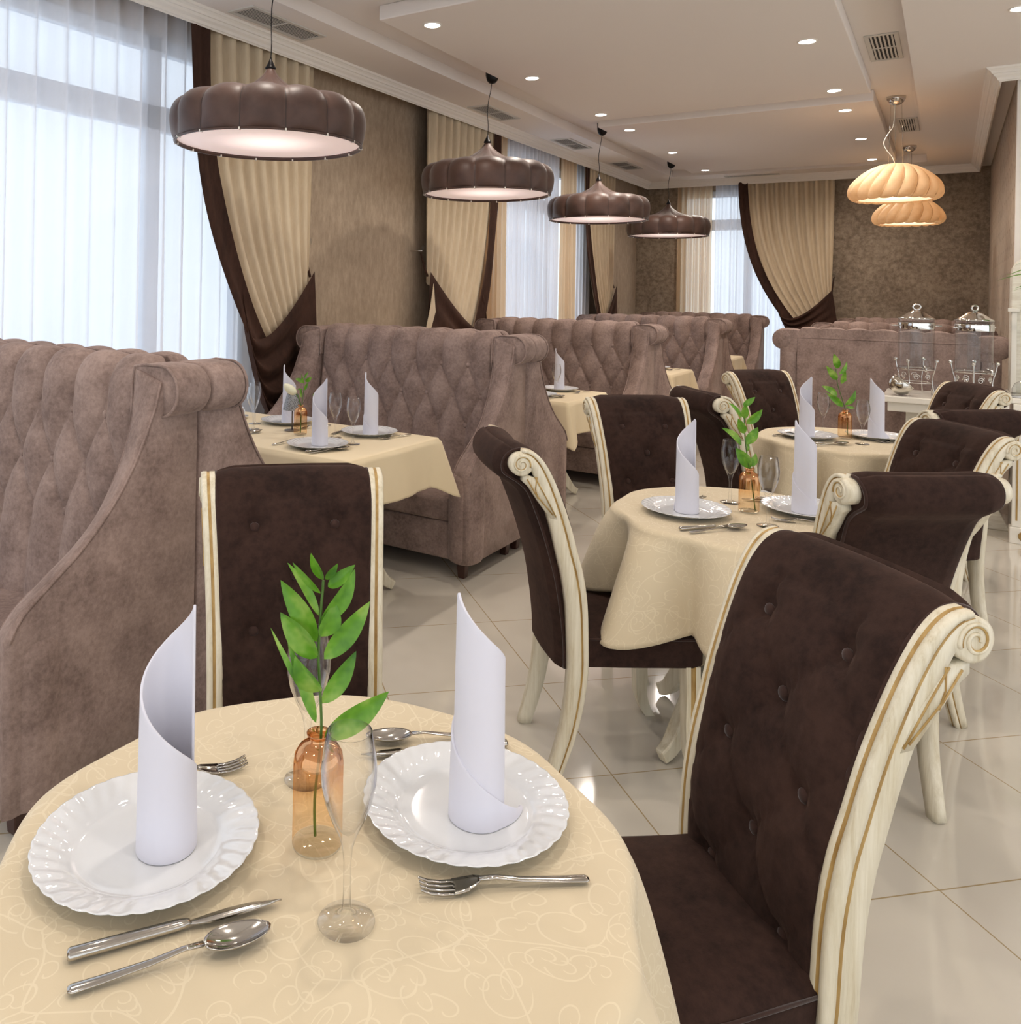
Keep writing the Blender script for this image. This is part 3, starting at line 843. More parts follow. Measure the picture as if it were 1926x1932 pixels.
# ------------------------------------------------------------------ dining chair
BE = [(1.0,.03),(.987,.051),(.925,.092),(.855,.119),(.785,.142),(.716,.163),(.647,.18),(.56,.195),(.446,.204),(.326,.208),(.166,.190),(0,.150)]
FE = [(1.033,.104),(.967,.142),(.895,.173),(.809,.204),(.723,.226),(.655,.248),(.57,.262),(.506,.267),(.442,.267),(.322,.270),(.161,.247),(0,.195)]
def fz(tab, z):
    t = sorted(tab)
    return interp([(a, b) for a, b in t], z)[0]
def wz(z):
    if z > .45: return .206 + .024*((z-.45)/.55)**2
    return .184 + .022*(z/.45)
def make_chair():
    t = thing('dining_chair', 'x', 'chair', (0,0,0), 0, 'dark brown suede chairs with antique white frames')
    # centre line of the rear post in (y, z)
    C = [(.172,0),(.218,.161),(.239,.322),(.236,.446),(.229,.56),(.214,.65),(.195,.72),(.173,.80),(.146,.88),(.118,.95),(.092,1.0),(.066,1.030),(.040,1.040)]
    Wd = [.044,.054,.062,.064,.066,.066,.064,.062,.058,.054,.048,.040,.030]
    P = smooth_path([(0,y,z) for y, z in C], 46); Wp = smooth_path([(w,0,0) for w in Wd], 46)
    for s in (-1, 1):
        rings = []
        for i, p in enumerate(P):
            a = P[max(0,i-1)]; b = P[min(45,i+1)]; tg = (b-a).normalized(); n = Vector((0, tg.z, -tg.y))   # n: towards the front
            w = Wp[i].x; xo = wz(p.z)*s; th = .038
            if p.z < .30: th = .034
            prof_ = [(-.5,0),(-.5,.82),(-.44,1.0),(.10,1.0),(.13,.90),(.18,.90),(.20,1.0),(.38,1.0),(.46,.93),(.5,.84),(.5,.62),(.455,.57),(.455,.47),(.5,.42),(.5,.14),(.46,.0)]
            ring = []
            for d, k in prof_:
                q = p + n*(d*w)
                ring.append((xo - s*th*(1-k), q.y, q.z))
            rings.append(ring if s > 0 else ring)
        mids = [0]*16; mids[3] = mids[4] = mids[5] = 1; mids[10] = mids[11] = mids[12] = 1
        mb = MB(); mb.loft(rings, True, True, True, 0, mids)
        # volute at the top
        cx, cy, cz = wz(1.0)*s, .040, 1.008
        x0, x1 = cx - s*.040, cx + s*.004
        mb.lathe([(.030, x0),(.036, x0+s*.004),(.037, (x0+x1)/2),(.036, x1-s*.003),(.030, x1)], 28, (0,cy,cz), 'x')
        for k in range(len(mb.V)): pass
        sp = []
        for k in range(40):
            a = -PI*.1 + k/39*PI*3.2; r = .031*(1-k/39*.80)
            sp.append((x1+s*.0005, cy + r*math.cos(a), cz + r*math.sin(a)))
        mb.tube(sp, .0034, 6, 0)
        sp2 = [(x1+s*.0002, y + (cy-y)*.13, z + (cz-z)*.13) for x, y, z in sp]
        mb.tube(sp2, .0026, 5, 1)
        # carved bracket below the scroll on the outer side
        e = [(cy+.006, .978), (.085,.965), (.130,.90), (.156,.835), (.135,.838), (.100,.885), (.066,.935), (.044,.955)]
        R = [[(s*(wz(z)-.030), y, z) for y, z in e], [(s*(wz(z)+.001), y, z) for y, z in e]]
        mb.loft(R if s > 0 else R, True, True, True, 0)
        mb.tube([(s*(wz(z)+.0012), y, z) for y, z in [(cy+.018,.962),(.088,.912),(.143,.848)]], .0022, 5, 1)
        mb.tube([(s*(wz(z)+.0012), y, z) for y, z in [(cy+.042,.968),(.118,.905),(.152,.842)]], .0022, 5, 1)
        mb.tube([(s*(wz(z)+.0012), y, z) for y, z in [(.088,.968),(.085,.93),(.094,.90)]], .0020, 5, 1)
        mb.build('back_post', [M['wood'], M['gold']], t)
    # upholstered back: closed profile loop in (y, z), front face tufted
    fr = [(.262,.425),(.262,.50),(.252,.60),(.232,.70),(.205,.80),(.170,.90),(.135,.975),(.105,1.018),(.075,1.042),(.045,1.049),(.012,1.038),(-.006,1.012),(-.004,.980),(.018,.962),(.045,.945)]
    rr = [(.075,.915),(.10,.86),(.130,.78),(.155,.70),(.178,.61),(.196,.50),(.205,.42),(.208,.345)]
    LP = smooth_path([(0,y,z) for y, z in fr+rr], 90)
    br = [(.93,2),(.815,1),(.70,2),(.585,1),(.47,2)]
    bts = []
    for z, n in br:
        for k in range(n):
            bts.append(((k-(n-1)/2)*.20, z))
    def up(u, v):
        k = v*89; i = min(int(k), 88); p = LP[i].lerp(LP[i+1], k-i); q = LP[min(i+2,89)]-LP[max(i-1,0)]; n = Vector((0, q.z, -q.y)).normalized()
        hw = wz(max(.3, p.z)) - .034
        x = -hw + 2*hw*u
        e = 1-abs(2*u-1)
        puff = .020*min(1, e*4.0)**.5
        dish = .020*math.sin(PI*u)
        if v < .44:
            dd = 0
            for bx, bz in bts:
                r2 = ((x-bx)**2 + (p.z-bz)**2)
                dd = max(dd, math.exp(-r2/(.026**2))*.9 + .35*math.exp(-r2/(.055**2)))
            a = (x/.20 + (p.z-.93)/.23); b = (x/.20 - (p.z-.93)/.23)
            fa = abs(math.sin(PI*(a+.5))); fb = abs(math.sin(PI*(b+.5)))
            ln = min(1, min(fa, fb)*5.5)**.7
            if p.z > .945: ln = min(1, abs(abs(x)-.10)/.012) if p.z < 1.0 else 1
            puff += -.019*min(1.1, dd) - .0075*(1-ln) + (.012*min(1, e*2)*max(0, min(1, (.98-p.z)/.08)))
            if p.z > .98: puff *= .6
            puff *= min(1, (.44-v)/.05 + .35)
        else: dish *= .5
        return (x, p.y + n.y*puff - dish, p.z + n.z*puff)
    nu, nv = 85, 132
    V = [up(i/(nu-1), j/(nv-1)) for j in range(nv) for i in range(nu)]
    F = [(j*nu+i, j*nu+i+1, ((j+1)%nv)*nu+i+1, ((j+1)%nv)*nu+i) for j in range(nv) for i in range(nu-1)]
    F += [tuple(j*nu for j in range(nv)), tuple(j*nu+nu-1 for j in reversed(range(nv)))]
    o = mesh('backrest', V, F, M['suede'], t)
    front = V[:int(nv*.44)*nu]
    for bx, bz in bts:
        c = min(front, key=lambda w: (w[0]-bx)**2+(w[2]-bz)**2)
        mb = MB(); mb.ball((c[0], c[1]+.003, c[2]), .0135, 14, 8, 0, (1,.62,1)); mb.build('button', M['suede_button'], o)
    for s in (-1, 1):
        mb = MB(); mb.tube([(s*(wz(max(.3,p.z))-.038), p.y-.002, p.z) for p in LP], .0055, 6); mb.build('piping', M['suede_button'], o)
    # seat
    mb = MB(); R = []
    for z, g_, cr in ((.355,-.006,0),(.362,0,0),(.44,.002,0),(.452,-.002,0),(.468,-.03,0),(.476,-.09,0)):
        ring = []
        pts = [(-.183,.215),(.183,.215),(.205,.42),(.217,.60),(.205,.632),(.17,.645),(0,.655),(-.17,.645),(-.205,.632),(-.217,.60),(-.205,.42)]
        cx0, cy0 = 0, .43
        for x, y in pts:
            dx, dy = x-cx0, y-cy0; L = math.hypot(dx, dy); k = (L+g_)/L
            ring.append((cx0+dx*k, cy0+dy*k, z))
        R.append(ring)
    mb.loft(R, True, True, True); o = mb.build('seat', M['suede'], t); bevel(o, .008, 3)
    mb = MB(); mb.tube([(x*1.006, .43+(y-.43)*1.006, .447) for x, y in [(.183,.24),(.205,.42),(.217,.60),(.205,.632),(.17,.645),(0,.655),(-.17,.645),(-.205,.632),(-.217,.60),(-.205,.42),(-.183,.24)]], .0035, 6)
    mb.build('seat_piping', M['suede_button'], t)
    for s in (-1, 1):
        L = [(.598,.36,.046),(.600,.26,.045),(.600,.16,.042),(.603,.08,.038),(.618,.03,.036),(.635,0,.034)]
        rings = []
        for p in smooth_path([(y, z, w) for y, z, w in L], 22):
            y, z, w = p; x = s*.192; h = w/2
            sec = [(-h,-h),(-h*.3,-h),(-h*.2,-h+.003),(h*.2,-h+.003),(h*.3,-h),(h,-h),(h,-h*.3),(h-.003,-h*.2),(h-.003,h*.2),(h,h*.3),(h,h),(-h,h)]
            # outer side and front carry a gold groove
            rings.append([(x + s*b_, y + a_, z) for a_, b_ in [(-h,-h),(h,-h),(h,-h*.35),(h-.004,-h*.25),(h-.004,h*.25),(h,h*.35),(h,h),(h*.35,h),(h*.25,h-.004),(-h*.25,h-.004),(-h*.35,h),(-h,h)]])
        mids = [0]*12; mids[2] = mids[3] = mids[4] = 1; mids[7] = mids[8] = mids[9] = 1
        mb = MB(); mb.loft(rings, True, True, True, 0, mids); mb.build('front_leg', [M['wood'], M['gold']], t, False)
    # rear rail under the seat
    MB().box(-.15, .15, .222, .252, .35, .40).build('rear_rail', M['wood'], t, False)
    return t
ch = make_chair()
def fth(deg): return math.radians(deg - 90)     # facing angle -> rotation
ch.location = (-1.44, 1.681, 0); ch.rotation_euler = (0,0,fth(-44.6)); ch.scale = (1,1,.975)
ch['label'] = 'brown suede chair behind the nearest round table, buttoned back behind the green leaves'
cg = 'dark brown suede chairs with antique white frames'
for x, y, a, lb in (
  (-.098, 1.742, -134.5, 'large brown suede chair at the right foreground with scrolled white frame'),
  (-1.232, 2.437, 40.1, 'brown chair seen in profile from behind, left of the middle round table'),
  (-1.215, 3.82, -50, 'brown buttoned chair on the far left side of the middle round table'),
  (-.03, 2.64, 129, 'brown chair with plain rolled back toward the viewer, right of the middle round table'),
  (.078, 3.80, -141, 'brown buttoned chair between the middle and the far round table on the right'),
  (-1.055, 4.25, 42, 'brown chair seen from behind in profile, left of the far round table'),
  (-1.05, 5.70, -36, 'brown buttoned chair beyond the far round table on its left'),
  (.13, 4.34, 130, 'brown chair with rolled plain back at the right of the far round table'),
  (.16, 5.66, -148, 'farthest brown buttoned chair at right, in front of the drink dispensers')):
    copy_thing(ch, (x, y, 0), fth(a), lb, cg)

# ------------------------------------------------------------------ round tables, cloths
def round_cloth(name, c, label, seed, R=.40, nf=9, sq=.05, drop=.28):
    rnd = random.Random(seed); off = [rnd.uniform(-.35,.35) for _ in range(nf)]; am = [rnd.uniform(.7,1.25) for _ in range(nf)]
    def fn(u, v):
        a = 2*PI*u
        # folds: deep narrow valleys between rounded ridges
        x = (a/(2*PI))*nf; k = int(x) % nf; k2 = (k+1) % nf; f = x-int(x); f = f*f*(3-2*f)
        ph = off[k]*(1-f)+off[k2]*f; A = am[k]*(1-f)+am[k2]*f
        w = math.cos(nf*a + ph*2.2)
        w = (w*.5+.5)**.8*2-1
        corner = abs(math.cos(2*a+.6))**3           # a square cloth hangs lower at its corners
        D = drop + sq*corner + .020*w
        if v < .52:
            r = R*(v/.52)*.985; z = 0
            r0 = r
        elif v < .62:
            t = (v-.52)/.10*PI/2; r = R*.985 + .022*math.sin(t); z = -.022*(1-math.cos(t))
            r += .010*w*A*math.sin(t)
        else:
            t = (v-.62)/.38
            z = -.022 - t*(D-.022)
            fl = t**.75
            r = R*.985+.022 + .010*w*A + fl*(.034 + .100*w*A*(.7+.3*corner) + .03*corner)
        return (c[0]+r*math.cos(a), c[1]+r*math.sin(a), .762+z)
    nu, nv = nf*22, 56
    o = grid(name, nu, nv, fn, M['cloth'], None, True)
    arc = [0]*nv                                   # unrolled length from the centre, for the woven pattern
    for j in range(1, nv):
        p, q = Vector(fn(.11, (j-1)/(nv-1))), Vector(fn(.11, j/(nv-1))); arc[j] = arc[j-1] + (q-p).length
    uvl = o.data.uv_layers.new(name='unrolled')
    for lp in o.data.loops:
        vi = lp.vertex_index; i, j = vi % nu, vi//nu; a = 2*PI*i/nu
        uvl.data[lp.index].uv = (seed*.7 + arc[j]*math.cos(a), arc[j]*math.sin(a))
    m = o.modifiers.new('hem', 'SOLIDIFY'); m.thickness = .0016; m.offset = 1
    return tag(o, label, 'tablecloth', 'ivory damask cloths on round tables')

def table_base(t, R, top='round', hx=.7, hy=.36, ped=(0,)):
    if top == 'round':
        mb = MB(); mb.lathe([(R-.012,.722),(R,.730),(R,.750),(R-.006,.757)], 64); mb.build('tabletop', M['white'], t)
    else:
        mb = MB(); mb.box(-hx, hx, -hy, hy, .722, .757); bevel(mb.build('tabletop', M['white'], t, False), .006, 2)
    for px in ped:
        mb = MB(); mb.lathe([(.085,.10),(.07,.14),(.045,.20),(.06,.30),(.062,.42),(.04,.52),(.05,.62),(.10,.70),(.16,.722)], 28, (px,0,0)); mb.build('pedestal', M['wood'], t)
        for k in range(4):
            a = PI/4 + k*PI/2 + (.18 if top == 'round' else 0)
            L = [(.03,.20,.030),(.11,.235,.034),(.19,.20,.034),(.25,.12,.030),(.30,.05,.026),(.345,.022,.022)]
            rings = []
            pp = smooth_path([(r, z, w) for r, z, w in L], 20)
            for i, p in enumerate(pp):
                r, z, w = p; q0 = pp[max(0,i-1)]; q1 = pp[min(19,i+1)]; d = Vector((q1.x-q0.x, q1.y-q0.y)).normalized(); n = Vector((-d.y, d.x))
                ring = []
                for aa, bb in ((-1,-1),(1,-1),(1,1),(-1,1)):
                    rr_ = r + n.x*bb*w; zz = max(.0, z + n.y*bb*w); xx = aa*w*.8
                    ring.append((px + rr_*math.cos(a) - xx*math.sin(a), rr_*math.sin(a) + xx*math.cos(a), zz))
                rings.append(ring)
            mb = MB(); mb.loft(rings, True, True, True); bevel(mb.build('foot', M['wood'], t, False), .006, 2, 25)
T = [(-.685, .865), (-.575, 3.0), (-.45, 4.93)]
wh = ['nearest', 'middle', 'farthest']
for k, (x, y) in enumerate(T):
    t = thing('round_table', 'round table on a carved white pedestal under the %s ivory cloth' % wh[k], 'table', (x, y, 0), (0, .1, .3)[k], 'round pedestal tables')
    table_base(t, .395)
    round_cloth('tablecloth', (x, y), 'ivory scroll-patterned cloth draped over the %s round table' % wh[k], 11+k*7)

# ------------------------------------------------------------------ booth tables with square cloths
def booth_table(cy, k, label):
    t = thing('booth_table', 'oblong booth table under its cloth, %s' % label, 'table', (-2.825, cy, 0), 0, 'booth tables')
    table_base(t, 0, 'rect', .70, .365, (-.30, .30))
    hx, hy, D = .71, .375, .215
    # perimeter point of rounded rectangle offset outwards
    def per(u, off, cr=.03):
        w, h = hx-cr, hy-cr; L = [2*w, 2*h, 2*w, 2*h]; tot = sum(L); s = u*tot; c = 0
        return s, L
    rnd = random.Random(k*3+1)
    N = 240
    def fn(u, v):
        # walk the rectangle; dense near corners
        q = u*4; e = int(q) % 4; f = q-int(q)
        cx, cyy = [(hx,-hy),(hx,hy),(-hx,hy),(-hx,-hy)][e], [(hx,hy),(-hx,hy),(-hx,-hy),(hx,-hy)][e]
        x = cx[0]+(cyy[0]-cx[0])*f; y = cx[1]+(cyy[1]-cx[1])*f
        nx, ny = [(1,0),(0,1),(-1,0),(0,-1)][e]
        dc = min(f, 1-f); L = [2*hy, 2*hx, 2*hy, 2*hx][e]; dist = dc*L
        cn = math.exp(-(dist/.055)**2)                # 1 at the corner
        tx, ty = (cyy[0]-cx[0])/L, (cyy[1]-cx[1])/L
        sgn = -1 if f < .5 else 1
        ox = nx*(1-.29*cn) + tx*sgn*.71*cn; oy = ny*(1-.29*cn) + ty*sgn*.71*cn
        if v < .4:
            s = v/.4; return (x*s*.992, y*s*.992, .762)
        if v < .5:
            a = (v-.4)/.1*PI/2; r = .012
            return (x*.992+ox*r*math.sin(a), y*.992+oy*r*math.sin(a), .762-r*(1-math.cos(a)))
        s = (v-.5)/.5
        wv = .010*math.sin(dist*23+e*2+k)*s*(1-cn)
        fold = math.exp(-((dist-.10)/.045)**2)*.02*s
        out = .010 + s*(.022 + .085*cn) - fold + wv
        d = D*s*(1+.36*cn) 
        return (x*.992+ox*(.012+out), y*.992+oy*(.012+out), .75-d)
    V = [fn(i/N, j/39) for j in range(40) for i in range(N)]
    F = [(j*N+i, j*N+(i+1)%N, (j+1)*N+(i+1)%N, (j+1)*N+i) for j in range(39) for i in range(N)]
    o = mesh('tablecloth', V, F, M['cloth2']); o.location = (-2.825, cy, 0)
    m = o.modifiers.new('hem', 'SOLIDIFY'); m.thickness = .0016; m.offset = 1
    tag(o, 'plain ivory cloth hanging over the booth table, %s' % label, 'tablecloth', 'plain ivory cloths on booth tables')
BT = [3.22, 5.68, 8.17, 10.6]
bl = ['between the nearest and second tufted sofas', 'between the second and third tufted sofas', 'between the third and fourth tufted sofas', 'before the farthest booth sofa']
for k, cy in enumerate(BT): booth_table(cy, k, bl[k])

# ------------------------------------------------------------------ tableware
ZT = .764
def make_plate():
    R = .1425; nf = 34
    pr = [(0,.004),(.045,.004),(.088,.0045),(.094,.006),(.100,.0095),(.110,.014),(.122,.0175),(.134,.0200),(.1405,.0215),(.1425,.0212),(.141,.0195),(.128,.0155),(.112,.010),(.098,.004),(.090,.0),(.04,.0),(0,.0)]
    nu = 204
    def fn(u, v):
        k = v*(len(pr)*3-1); r, z = interp([(i*3, a, b) for i, (a, b) in enumerate(pr)], k)
        a = 2*PI*u; top = k < 27
        s = max(0, min(1, (r-.098)/.02))
        sw = a + (r-.1)*3.0
        w = math.cos(nf*sw)
        lobes = .0012*abs(math.cos(nf/2*a)) 
        if top and r < .141: z += s*.0008*w*min(1, (.1425-r)/.008+.2)
        r2 = r + (lobes*1.6 if r > .13 else 0) * (1 if r < .1426 else 1)
        return (r2*math.cos(a), r2*math.sin(a), z)
    return grid('dinner_plate', nu, len(pr)*3, fn, M['china'], None, True)

def make_napkin(PM=2.75*PI, tail=False):
    n = 150; H = .318
    def fn(u, v):
        a = u*PM; r = .0315 + .0048*a/(2*PI)
        if tail and a > 2.72*PI: r += .030*((a-2.72*PI)/(.4*PI))**1.6
        h = max(.004, H*(1 - a/((3.10 if tail else 2.98)*PI)))
        if u < .02: h -= .012*(1-u/.02)
        k = 1 + .06*(1-v)
        return (r*k*math.cos(a), r*k*math.sin(a), h*v)
    o = grid('rolled_napkin', n, 22, fn, M['napkin'])
    m = o.modifiers.new('thickness', 'SOLIDIFY'); m.thickness = .0036; m.offset = 0
    b = o.modifiers.new('soft', 'BEVEL'); b.width = .0012; b.segments = 2
    return o
def make_napkin_tail(): return make_napkin(3.08*PI, True)

def make_flute():
    pr = [(.0,.0),(.0325,.0),(.0335,.001),(.0325,.0022),(.018,.004),(.008,.0075),(.0050,.015),(.0044,.04),(.0046,.070),(.0062,.086),(.0105,.100),(.019,.118),(.0275,.140),(.0325,.163),(.0330,.180),(.0305,.200),(.0265,.222),(.0258,.2225),(.0253,.2215),
          (.0292,.200),(.0316,.180),(.0310,.163),(.026,.141),(.0175,.120),(.009,.106),(.003,.101),(.0,.100)]
    mb = MB(); mb.lathe([(max(r, .0002), z) for r, z in pr], 40, cap0=True, cap1=True)
    return mb.build('champagne_flute', M['glass'])

def make_vase():
    t = thing('bud_vase', 'x', 'vase')
    pr = [(.033,.006),(.033,.010),(.033,.11),(.0315,.122),(.026,.131),(.018,.136),(.0125,.139),(.0115,.143),(.0145,.148),(.0155,.149)]
    mb = MB(); mb.lathe(pr, 44, cap0=False, cap1=False); mb.build('vase_body', M['amber'], t)
    mb = MB(); mb.lathe([(.0155,.149),(.0165,.1492),(.0162,.1475),(.0150,.147)], 44, cap0=False, cap1=False); mb.build('lip', M['copper'], t)
    mb = MB(); mb.lathe([(.0002,.0),(.028,.0),(.032,.002),(.033,.005),(.031,.006),(.0002,.0045)], 44); mb.build('foot_ring', M['thin'], t)
    return t

def leaf(mb, base, tip, w, roll=0.0, curl=.12, m=0, n=14):
    b = Vector(base); t = Vector(tip); L = (t-b).length; d = (t-b)/L
    view = Vector((math.sin(roll), -math.cos(roll), .15)).normalized()
    side = d.cross(view).normalized(); nn = side.cross(d).normalized()
    V = []; 
    for i in range(n+1):
        s = i/n
        ww = w*.5*(math.sin(PI*min(1, s**.78))**.85 if s < 1 else 0)*(1 if s < .8 else 1)
        c = b + d*(L*s) + nn*(curl*L*math.sin(PI*s*.9)) + side*(w*.12*math.sin(PI*s))
        for k in (-1, -.5, 0, .5, 1):
            V.append(c + side*(ww*k) + nn*(abs(k)*ww*.35 - .0))
    F = [(i*5+j, i*5+j+1, (i+1)*5+j+1, (i+1)*5+j) for i in range(n) for j in range(4)]
    mb.add(V, F, m)

def plant(name, label, loc, rz, stem, leaves, k, cx0, cy0, z0=.145, ws=1.0, cat='plant', group=None):
    t = thing(name, label, cat, loc, rz, group)
    cv = lambda x, y, d=0: ((x-cx0)*k, d, z0 + (cy0-y)*k)
    mb = MB(); mb.tube(smooth_path([cv(*p) for p in stem], 26), .0019, 7); mb.build('stem', M['stem'], t)
    rnd = random.Random(4)
    for (bx, by, tx, ty, w) in leaves:
        mb = MB(); d = rnd.uniform(-.025, .022)
        leaf(mb, cv(bx, by), cv(tx, ty, d), w*k*ws, rnd.uniform(-.9,.9), rnd.uniform(-.06,.12))
        mb.build('leaf', M['leaf'], t)
    return t

def make_knife():
    t = MB()
    R = []
    for y, w, h in ((-.118,.006,.004),(-.115,.0085,.0055),(-.05,.0078,.0055),(.000,.0070,.0050),(.010,.0055,.0042),(.014,.0045,.003)):
        R.append([(w*math.cos(a), y, .0058 + h*math.sin(a)) for a in [2*PI*j/14 for j in range(14)]])
    t.loft(R, True, True, True)
    V = []; prof_ = [(.012,-.004,.005),(.02,-.005,.007),(.035,-.0065,.010),(.06,-.008,.0105),(.085,-.007,.0095),(.105,-.003,.0075),(.117,.002,.004),(.121,.0035,.0038)]
    R = [[(a, y, .0045), ((a+b)/2, y, .0068), (b, y, .006), ((a+b)/2, y, .0045)] for y, a, b in prof_]
    t.loft(R, True, True, True)
    return t.build('table_knife', M['steel'])
def handle(t, y0=-.105, y1=.025):
    R = []
    for s, w, z, h in ((0,.0045,.004,.0016),(.03,.0070,.004,.0022),(.25,.0062,.005,.002),(.6,.0046,.008,.002),(.85,.0036,.013,.002),(1,.0042,.0125,.002)):
        y = y0+(y1-y0)*s; R.append([(w*math.cos(a), y, z+h*math.sin(a)) for a in [2*PI*j/12 for j in range(12)]])
    return t.loft(R, True, True, True)
def make_spoon():
    t = handle(MB(), -.112, .028)
    nu, nv = 20, 10; V = []; F = []
    for j in range(nv+1):
        for i in range(nu):
            a = 2*PI*i/nu; r = j/nv
            y = .066 + r*.038*math.sin(a); w = .0185*(1+.12*math.sin(a)*-1)
            V.append((r*w*math.cos(a), y, .003 + .0105*r*r - .0*(y-.028)))
    for j in range(nv):
        for i in range(nu): k = (i+1) % nu; F.append((j*nu+i, (j+1)*nu+i, (j+1)*nu+k, j*nu+k))
    b = len(V); V2 = [(x, y, z-.0018) for x, y, z in V]
    F2 = [tuple(reversed([i+b for i in f])) for f in F]
    F3 = [(nv*nu+i, nv*nu+i+b, nv*nu+(i+1) % nu+b, nv*nu+(i+1) % nu) for i in range(nu)]
    t.add(V+V2, F+F2+F3)
    return t.build('table_spoon', M['steel'])
def make_fork():
    t = handle(MB(), -.112, .028)
    R = []
    for y, w, z in ((.026,.004,.0125),(.034,.009,.010),(.044,.0125,.0065),(.055,.0132,.0045),(.060,.0132,.004)):
        R.append([(-w,y,z+.001),(-w*.5,y,z-.0004),(0,y,z-.0008),(w*.5,y,z-.0004),(w,y,z+.001),(w,y,z-.001),(0,y,z-.0025),(-w,y,z-.001)])
    t.loft(R, True, True, True)
    for k in range(4):
        x = -.0108 + k*.0072
        R = []
        for y, z, w in ((.058,.0032,.0022),(.075,.003,.0020),(.090,.0055,.0018),(.102,.0105,.0010)):
            R.append([(x-w,y,z-.001),(x+w,y,z-.001),(x+w,y,z+.0012),(x-w,y,z+.0012)])
        t.loft(R, True, True, True)
    return t.build('table_fork', M['steel'])

proto = {}
def put(kind, make, x, y, label, cat, rz=0, z=ZT, group=None):
    if kind not in proto:
        o = make(); proto[kind] = o
    else:
        src = proto[kind]
        if src.type == 'EMPTY':
            o = copy_thing(src, (0,0,0), 0, label)
        else:
            o = src.copy(); COL.objects.link(o)
    o.location = (x, y, z); o.rotation_euler = (0, 0, rz)
    for k_ in ('label', 'category', 'group'):
        if k_ in o: del o[k_]
    return tag(o, label, cat, group)

def lay(kind, make, p, q, label, cat, z=ZT, group=None):
    """p = handle end, q = tip"""
    return put(kind, make, (p[0]+q[0])/2, (p[1]+q[1])/2, label, cat, math.atan2(q[1]-p[1], q[0]-p[0])-PI/2, z, group)
gp, gn, gf, gk, gs_, gfo = ('scalloped white plates', 'rolled white napkins', 'champagne flutes', 'table knives', 'table spoons', 'table forks')
# --- nearest round table
put('plate', make_plate, -.855, .725, 'white fluted dinner plate on the left of the nearest round table', 'plate', .2, group=gp)
put('plate', make_plate, -.556, 1.038, 'white fluted dinner plate on the right of the nearest round table', 'plate', .7, group=gp)
put('napkin', make_napkin, -.835, .738, 'white rolled napkin on the left plate of the nearest table, point at its right', 'napkin', .6+.1, ZT+.005, gn)
put('napkin_tail', make_napkin_tail, -.535, 1.035, 'white rolled napkin on the right plate of the nearest table, point at its left', 'napkin', .6+PI, ZT+.005, gn)
put('flute', make_flute, -.569, .777, 'empty champagne flute standing in front of the vase on the nearest table', 'glass', group=gf)
put('flute', make_flute, -.786, .966, 'champagne flute behind the leaves and the vase on the nearest table', 'glass', group=gf)
put('vase', make_vase, -.680, .860, 'copper amber glass bud vase on the nearest round table', 'vase', .6, group='copper amber bud vases')
LV1 = [(625,415,520,125,125),(610,545,350,205,105),(600,760,268,300,75),(655,410,775,220,60),(680,480,940,222,110),(615,830,925,340,160),(585,1010,213,455,210),(620,960,740,620,170),
       (595,1165,218,775,240),(655,1175,1085,630,170),(625,1490,385,1130,240),(645,1600,960,1140,150),(440,1480,120,930,45),(590,1790,290,1060,100),(670,1930,1285,1485,190)]
ST1 = [(600,2870),(590,2500),(640,1907),(625,1500),(600,1150),(612,800),(635,420)]
plant('leafy_sprig', 'fresh green leafy sprig in the vase on the nearest table', (-.680, .860, ZT), .6, ST1, LV1, .0001379, 620, 1907, ws=1.2, group='green sprigs in vases')
lay('knife', make_knife, (-.787,.548), (-.648,.760), 'steel knife with its blade beside the left plate rim, front of the nearest table', 'knife', group=gk)
lay('spoon', make_spoon, (-.748,.524), (-.618,.722), 'steel spoon nearest the viewer, beside the knife at front left', 'spoon', group=gs_)
lay('fork', make_fork, (-.365,1.004), (-.530,.862), 'steel fork in front of the right plate on the nearest table', 'fork', group=gfo)
lay('fork', make_fork, (-1.003,.760), (-.876,.946), 'steel fork behind the left plate on the nearest table', 'fork', group=gfo)
lay('spoon', make_spoon, (-.615,1.235), (-.772,1.098), 'steel spoon behind the right plate on the nearest table', 'spoon', group=gs_)
lay('knife', make_knife, (-.578,1.230), (-.752,1.055), 'steel knife behind the right plate on the nearest table, partly under the rim', 'knife', group=gk)
# --- middle round table
put('plate', make_plate, -.728, 2.895, 'white fluted plate on the left of the middle round table', 'plate', .1, group=gp)
put('plate', make_plate, -.395, 3.165, 'white fluted plate on the right of the middle round table', 'plate', .5, group=gp)
put('napkin', make_napkin, -.724, 2.890, 'rolled white napkin on the left plate of the middle table', 'napkin', .9, ZT+.005, gn)
put('napkin_tail', make_napkin_tail, -.400, 3.145, 'rolled white napkin on the right plate of the middle table, before the brown chair back', 'napkin', .6+PI-.3, ZT+.005, gn)
put('flute', make_flute, -.637, 3.138, 'champagne flute left of the vase on the middle table', 'glass', group=gf)
put('flute', make_flute, -.472, 2.892, 'champagne flute right of the vase on the middle table', 'glass', group=gf)
put('vase', make_vase, -.556, 3.040, 'copper amber bud vase on the middle round table', 'vase', .6, group='copper amber bud vases')
LV2 = [(1060,470,1160,375,75),(1070,600,1065,440,95),(1045,600,930,450,70),(1095,650,1235,497,105),(1070,750,990,590,105),(1050,870,865,707,105),(1090,860,1228,688,120),(1110,930,1100,840,50),(1140,1095,1015,900,150),(1140,1080,1205,950,95)]
ST2 = [(1200,1520),(1160,1250),(1130,1100),(1090,850),(1075,650),(1070,520)]
plant('leafy_sprig', 'fresh green leafy sprig in the vase on the middle table', (-.556, 3.040, ZT), .6, ST2, LV2, .00034, 1135, 1110, ws=.8, group='green sprigs in vases')
